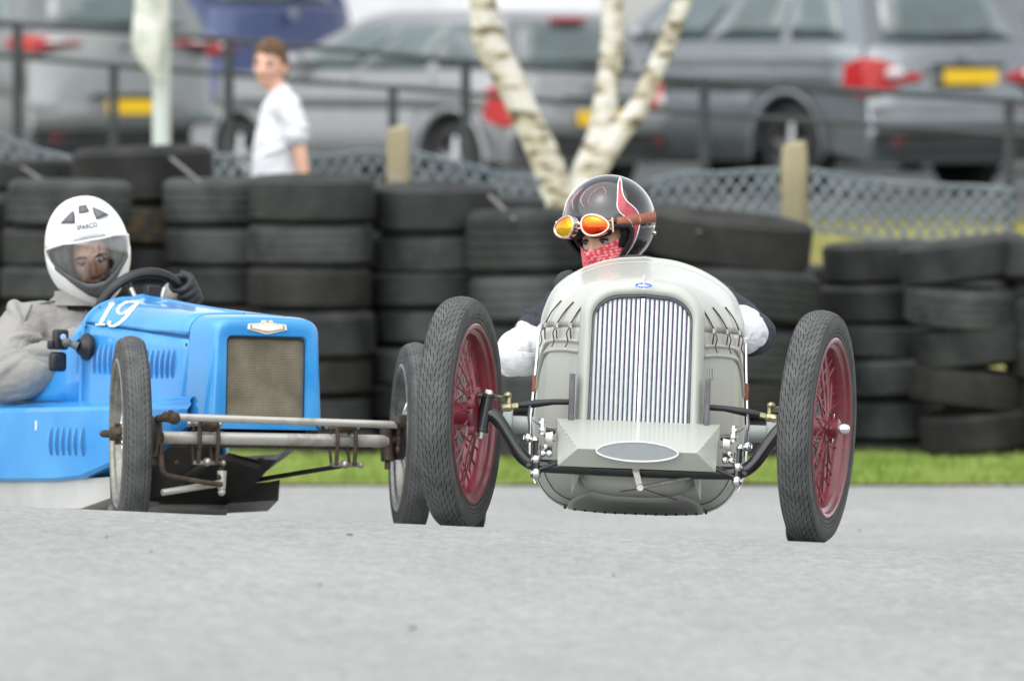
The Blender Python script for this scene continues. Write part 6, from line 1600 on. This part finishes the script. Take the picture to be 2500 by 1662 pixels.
# ---- driver of the blue car
def driver_blue():
    off = V((.02, 1.42, .20))
    root = empty('person', matrix=MX_B @ Matrix.Translation(off))
    q = lambda *p: V(p) - off
    MH = Matrix.Translation(q(.028, 1.345, .868)) @ Matrix.Rotation(rad(-22), 4, 'Z') @ Matrix.Rotation(rad(-11), 4, 'Y') @ Matrix.Rotation(rad(15), 4, 'X')
    chains = [[(q(.02, 1.55, .24), .13), (q(.02, 1.53, .40), .135), (q(.02, 1.46, .57), .14), (q(.025, 1.42, .69), .062), (q(.03, 1.385, .76), .056)],
              [(q(.02, 1.46, .57), .14), (q(.19, 1.45, .64), .062), (q(.285, 1.28, .58), .045), (q(.21, 1.11, .74), .032)],
              [(q(.02, 1.46, .57), .14), (q(-.155, 1.44, .625), .062), (q(-.31, 1.26, .47), .045), (q(-.15, 1.08, .60), .032)],
              [(q(.02, 1.55, .24), .13), (q(.12, 1.2, .26), .075), (q(.12, .9, .33), .055), (q(.1, .6, .2), .045)],
              [(q(.02, 1.55, .24), .13), (q(-.08, 1.2, .26), .075), (q(-.08, .9, .33), .055), (q(-.06, .6, .2), .045)]]
    body_object('body', limb_mesh(chains), head_geo(), MH, root, M_skin)
    face_parts(root, MH, 1.0, M_hair)
    garment('overall', [[(q(.02, 1.55, .24), .16), (q(.02, 1.53, .40), .17), (q(.02, 1.46, .57), (.165, .17)), (q(.025, 1.43, .66), .115), (q(.028, 1.40, .725), .078), (q(.028, 1.385, .755), .074)],
                        [(q(.02, 1.46, .57), (.165, .17)), (q(.185, 1.45, .635), .092), (q(.255, 1.36, .60), .080), (q(.285, 1.26, .60), .072), (q(.245, 1.16, .69), .058), (q(.215, 1.105, .745), .050)],
                        [(q(.02, 1.46, .57), (.165, .17)), (q(-.14, 1.44, .635), .088), (q(-.235, 1.37, .565), .080), (q(-.315, 1.285, .480), .076), (q(-.275, 1.18, .485), .072), (q(-.20, 1.10, .545), .060), (q(-.155, 1.07, .595), .050)]], root, M_overall, .006, TEX_M, .0055, 2, 14, .019)
    C = V((.045, 1.0, .664)); Rm = Matrix.Rotation(rad(22), 3, 'X')
    gripping_hand('glove', root, C, Rm, rad(55), .165, off, M_glove, Rm @ V((.075, .10, -.02)))
    gripping_hand('glove', root, C, Rm, rad(-128), .165, off, M_glove, Rm @ V((-.05, .11, -.02)))
    # full-face helmet
    HC = V((0, .020, .012)); A, B, Ct, Cb = .138, .152, .186, .150
    def hp(az, el, o=0.0):
        a, e = rad(az), rad(el); ce, se = math.cos(e), math.sin(e)
        fr = max(0.0, math.cos(a))
        jaw = smooth((-el) / 60)
        x = (A + o) * ce ** .86 * math.sin(a) * (1 - .10 * jaw * fr)
        y = -(B + o) * ce ** .86 * math.cos(a) * (1 + .10 * jaw * fr ** 2)
        z = (Ct + o) * se if el > 0 else (Cb + .030 * fr + o) * se * 1.02
        return HC + V((x, y, z))
    NA = 120
    v_top = lambda az: interp([(0, 24), (40, 22), (62, 17), (80, 12)], abs(az))
    v_bot = lambda az: interp([(0, -26), (14, -25), (30, -18), (50, -8), (66, 0), (80, 7)], abs(az))
    mb = MB()
    # top shell down to the visor edge, back shell, chin bar
    cols = [360.0 * i / NA for i in range(NA)]
    sgn = lambda az: az if az <= 180 else az - 360
    rings = []
    for r in range(17):
        ring = []
        for az in cols:
            a = sgn(az); lo = v_top(a) if abs(a) <= 80 else 12
            ring.append(hp(az, lerp(lo, 89.5, r / 16)))
        rings.append(ring)
    mb.loft(rings, True, False, True)
    rings = []
    for r in range(13):
        rings.append([hp(lerp(80, 280, i / 70), lerp(12, -62, r / 12)) for i in range(71)])
    mb.loft(rings, False)
    rings = []
    for r in range(11):
        rings.append([hp(lerp(-80, 80, i / 60), lerp(v_bot(lerp(-80, 80, i / 60)), -62, r / 10)) for i in range(61)])
    mb.loft(rings, False)
    hel = mb.build('helmet', M_helmet_w, root, angle=60, solid=.010); hel.matrix_basis = MH
    # visor
    mb = MB(); rings = []
    for r in range(13):
        rings.append([hp(lerp(-86, 86, i / 60), lerp(v_top(lerp(-86, 86, i / 60)) + 3.5, v_bot(lerp(-86, 86, i / 60)) + 4, r / 12), .0035) for i in range(61)])
    mb.loft(rings, False); mb.build('visor', M_visor, hel, angle=70)
    mb = MB(); mb.loft([[hp(lerp(-58, 58, i / 40), lerp(v_bot(lerp(-58, 58, i / 40)) + 6, v_bot(lerp(-58, 58, i / 40)) - 13 * max(0, 1 - abs(lerp(-58, 58, i / 40)) / 42), r / 3), .0045) for i in range(41)] for r in range(4)], False); mb.build('chin_seal', M_vent, hel, solid=.002)
    mb = MB(); mb.tube([hp(a, v_top(a) + 1, .002) for a in range(-80, 81, 4)], .004, 6); mb.build('eyeport_seal', M_helmet_w, hel)
    # dark lining seen through the visor
    mb = MB(); mb.loft([[hp(lerp(36, 324, i / 50), el, -.020) for i in range(51)] for el in (30, 14, 0, -14, -30, -50, -60)], False); mb.build('padding', mat('grey_helmet_lining', (.16, .165, .17), .9, noise_scale=60, noise_amt=.2), hel, solid=.01)
    mb = MB(); mb.loft([[hp(lerp(-60, 60, i / 30), el, -.022) for i in range(31)] for el in (25, 38)], False); mb.build('brow_padding', M_vent, hel, solid=.008)
    mb = MB(); mb.loft([[hp(lerp(-60, 60, i / 30), el, -.024) for i in range(31)] for el in (-28, -58)], False); mb.build('chin_padding', M_vent, hel, solid=.008)
    # vents: two wedge scoops, one square, a slider above the visor, chin lettering
    for s in (-1, 1):
        mb = MB(); rings = []
        for t in range(7):
            u = t / 6; el = lerp(45, 62, u); w = 15 * (1 - u) ** .6 + .5
            c = 35 - 9 * u
            rings.append([hp(s * c - w, el, .0015), hp(s * c - w * .5, el, .004 + .006 * (1 - u)), hp(s * c, el, .005 + .008 * (1 - u)), hp(s * c + w * .5, el, .004 + .006 * (1 - u)), hp(s * c + w, el, .0015)])
        mb.loft(rings, False); mb.build('vent_scoop', M_vent, hel, solid=.004)
    mb = MB(); mb.loft([[hp(a, el, .004) for a in (-12, -4, 4, 12)] for el in (57, 61, 65, 69)], False); mb.build('crown_vent', M_vent, hel, solid=.006)
    mb = MB(); mb.loft([[hp(a, e0 + (e1 - e0) * t + .0, .0045) for a, e0, e1 in ((-24, 25, 27), (-17, 25.2, 30), (-8, 25.6, 32.5), (0, 26, 33), (8, 25.6, 32.5), (17, 25.2, 30), (24, 25, 27))] for t in (0, .5, 1)], False); mb.build('brow_vent', mat('pale_grey_vent', (.42, .45, .45), .4, noise_scale=30, noise_amt=.1), hel, solid=.004)
    # lettering
    cu = bpy.data.curves.new('lettering', 'FONT'); cu.body = 'SPARCO'; cu.size = .023; cu.offset = .0005; cu.align_x = 'CENTER'; cu.align_y = 'CENTER'; cu.extrude = .0005; cu.space_character = 1.05
    to = bpy.data.objects.new('tmp', cu); COL.objects.link(to)
    dg = bpy.context.evaluated_depsgraph_get(); dg.update(); me = bpy.data.meshes.new_from_object(to.evaluated_get(dg)); bpy.data.objects.remove(to)
    me.materials.clear(); me.materials.append(mat('dark_green_lettering', (.05, .10, .09), .5)); me.name = 'lettering'
    for v in me.vertices:      # wrap the letters onto the shell
        x, yv, zz = v.co
        p = hp(x / .145 * 57.3, 39.5 + yv / .16 * 57.3, .0026 + zz); v.co = p
    lo = bpy.data.objects.new('lettering', me); COL.objects.link(lo); lo.parent = hel
    # zip and shoulder seams of the overall
    for pts in ([q(.0, 1.305, .70), q(-.012, 1.292, .62), q(-.02, 1.29, .54), q(-.02, 1.30, .45)], [q(-.035, 1.395, .735), q(-.10, 1.405, .722), q(-.17, 1.41, .70)], [q(-.165, 1.365, .715), q(-.205, 1.345, .63), q(-.175, 1.34, .55)]):
        mb = MB(); mb.tube(catmull(pts, 5), .0035, 6); mb.build('overall_seam', M_vent, root)
    # knitted collar below the helmet
    mb = MB(); mb.lathe([(.70, .082), (.74, .078), (.775, .070)], 24, q(.03, 1.385, 0), 'Z'); mb.build('collar', M_liner, root, solid=.006)
    mb = MB(); mb.lathe([(.715, .098), (.745, .092), (.762, .090), (.758, .086), (.72, .09)], 28, q(.028, 1.388, 0), 'Z', closed=True); mb.build('overall_collar', M_overall, root)
    tag(root, 'person in white full-face helmet and grey overalls driving the blue race car', 'person', 'race drivers')
driver_blue()

# ---- boy behind the tyre wall
def boy():
    d = 48.75
    p = at(645, 400, d); zg = ground(p.x, d)
    root = empty('person', (p.x, d, zg))
    top = at(622, 92, d).z - zg           # crown height above ground
    hx = at(622, 150, d).x - p.x
    k = 1.02
    zc = top - .128 * k                   # eye level
    q = lambda x, y, z: V((x, y, z))
    MH = Matrix.Translation(V((hx, 0, zc))) @ Matrix.Rotation(rad(-22), 4, 'Z') @ Matrix.Rotation(rad(4), 4, 'Y')
    ns = zc - .135                          # base of the neck
    sx = hx + .045
    hips = ns - .46
    chains = [[(q(sx + .02, 0, hips), .10), (q(sx + .02, .0, hips + .18), .095), (q(sx + .015, 0, ns - .10), .10), (q(sx, 0, ns), .048), (q(hx + .012, 0, ns + .07), .042)],
              [(q(sx + .015, 0, ns - .10), .10), (q(sx + .05, -.12, ns - .065), .045), (q(sx + .105, -.15, ns - .27), .034), (q(sx + .135, -.15, ns - .48), .026), (q(sx + .13, -.15, ns - .56), .03)],
              [(q(sx + .015, 0, ns - .10), .10), (q(sx + .02, .13, ns - .055), .048), (q(sx - .02, .17, ns - .27), .034), (q(sx - .08, .15, ns - .46), .026), (q(sx - .1, .15, ns - .54), .03)],
              [(q(sx + .02, 0, hips), .10), (q(sx + .03, -.07, hips - .10), .075), (q(sx + .05, -.08, hips - .33), .052), (q(sx + .06, -.08, .07), .038), (q(sx - .05, -.08, .035), .034)],
              [(q(sx + .02, 0, hips), .10), (q(sx, .07, hips - .10), .075), (q(sx - .03, .08, hips - .33), .052), (q(sx - .04, .08, .07), .038), (q(sx - .15, .08, .035), .034)]]
    body_object('body', limb_mesh(chains), head_geo(k=k), MH, root, M_skin, .006)
    face_parts(root, MH, k, M_hair)
    garment('t_shirt', [[(q(sx + .0, 0, hips - .06), .135), (q(sx + .0, 0, hips + .08), .132), (q(sx + .005, 0, hips + .25), .126), (q(sx + .012, 0, ns - .10), .110), (q(sx + .005, 0, ns - .005), .062)],
                        [(q(sx + .012, 0, ns - .10), .110), (q(sx + .05, -.12, ns - .07), .060), (q(sx + .08, -.145, ns - .15), .060), (q(sx + .095, -.150, ns - .205), .062)],
                        [(q(sx + .012, 0, ns - .10), .110), (q(sx + .02, .125, ns - .065), .068), (q(sx + .0, .150, ns - .18), .072), (q(sx - .02, .155, ns - .26), .072)]], root, M_whitecloth, .008, TEX_M, .007, 4, 8, .013)
    garment('shorts', [[(q(sx + .02, 0, hips), .125), (q(sx + .03, -.07, hips - .10), .095), (q(sx + .045, -.078, hips - .30), .088)], [(q(sx + .02, 0, hips), .125), (q(sx, .07, hips - .10), .095), (q(sx - .02, .078, hips - .30), .088)]], root, M_sweater, .006)
    # hair: cap of locks over the skull
    r = random.Random(5); mb = MB()
    rings = []
    for j in range(13):
        ring = []
        for i in range(48):
            az = 2 * math.pi * i / 48
            lo = interp([(0, 38), (.9, 34), (1.3, 16), (1.7, 4), (2.2, -12), (math.pi, -24)], min(az, 2 * math.pi - az))
            e = rad(lerp(lo, 89, j / 12))
            rr = 1.09 + .05 * noise.noise(V((math.cos(az) * 3, math.sin(az) * 3, j * .5)))
            ring.append(V((.074 * rr * math.cos(e) * math.sin(az), -.097 * rr * math.cos(e) * math.cos(az) + .004, .118 * (rr + .02) * math.sin(e) + .004)) * k)
        rings.append(ring)
    mb.loft(rings, True, False, True)
    for _ in range(260):
        az = r.uniform(0, 6.283); m2 = min(az, 2 * math.pi - az)
        lo = interp([(0, 42), (.9, 38), (1.3, 22), (1.7, 10), (2.2, -6), (math.pi, -18)], m2)
        e = r.uniform(lo, 85); pts = []
        for t in range(4):
            ee, aa = rad(e - t * 7), az + .08 * t * r.uniform(-1, 1); rr = 1.10 + .02 * math.sin(t * 1.1)
            pts.append(V((.074 * rr * math.cos(ee) * math.sin(aa), -.097 * rr * math.cos(ee) * math.cos(aa) + .004, .118 * rr * math.sin(ee) + .006)) * k)
        mb.tube(pts, [.005, .006, .004, .001], 5)
    h = mb.build('hair', M_hair, root, angle=70); h.matrix_basis = MH
    tag(root, 'person with short brown hair in white t-shirt standing behind the tyres', 'person')
boy()
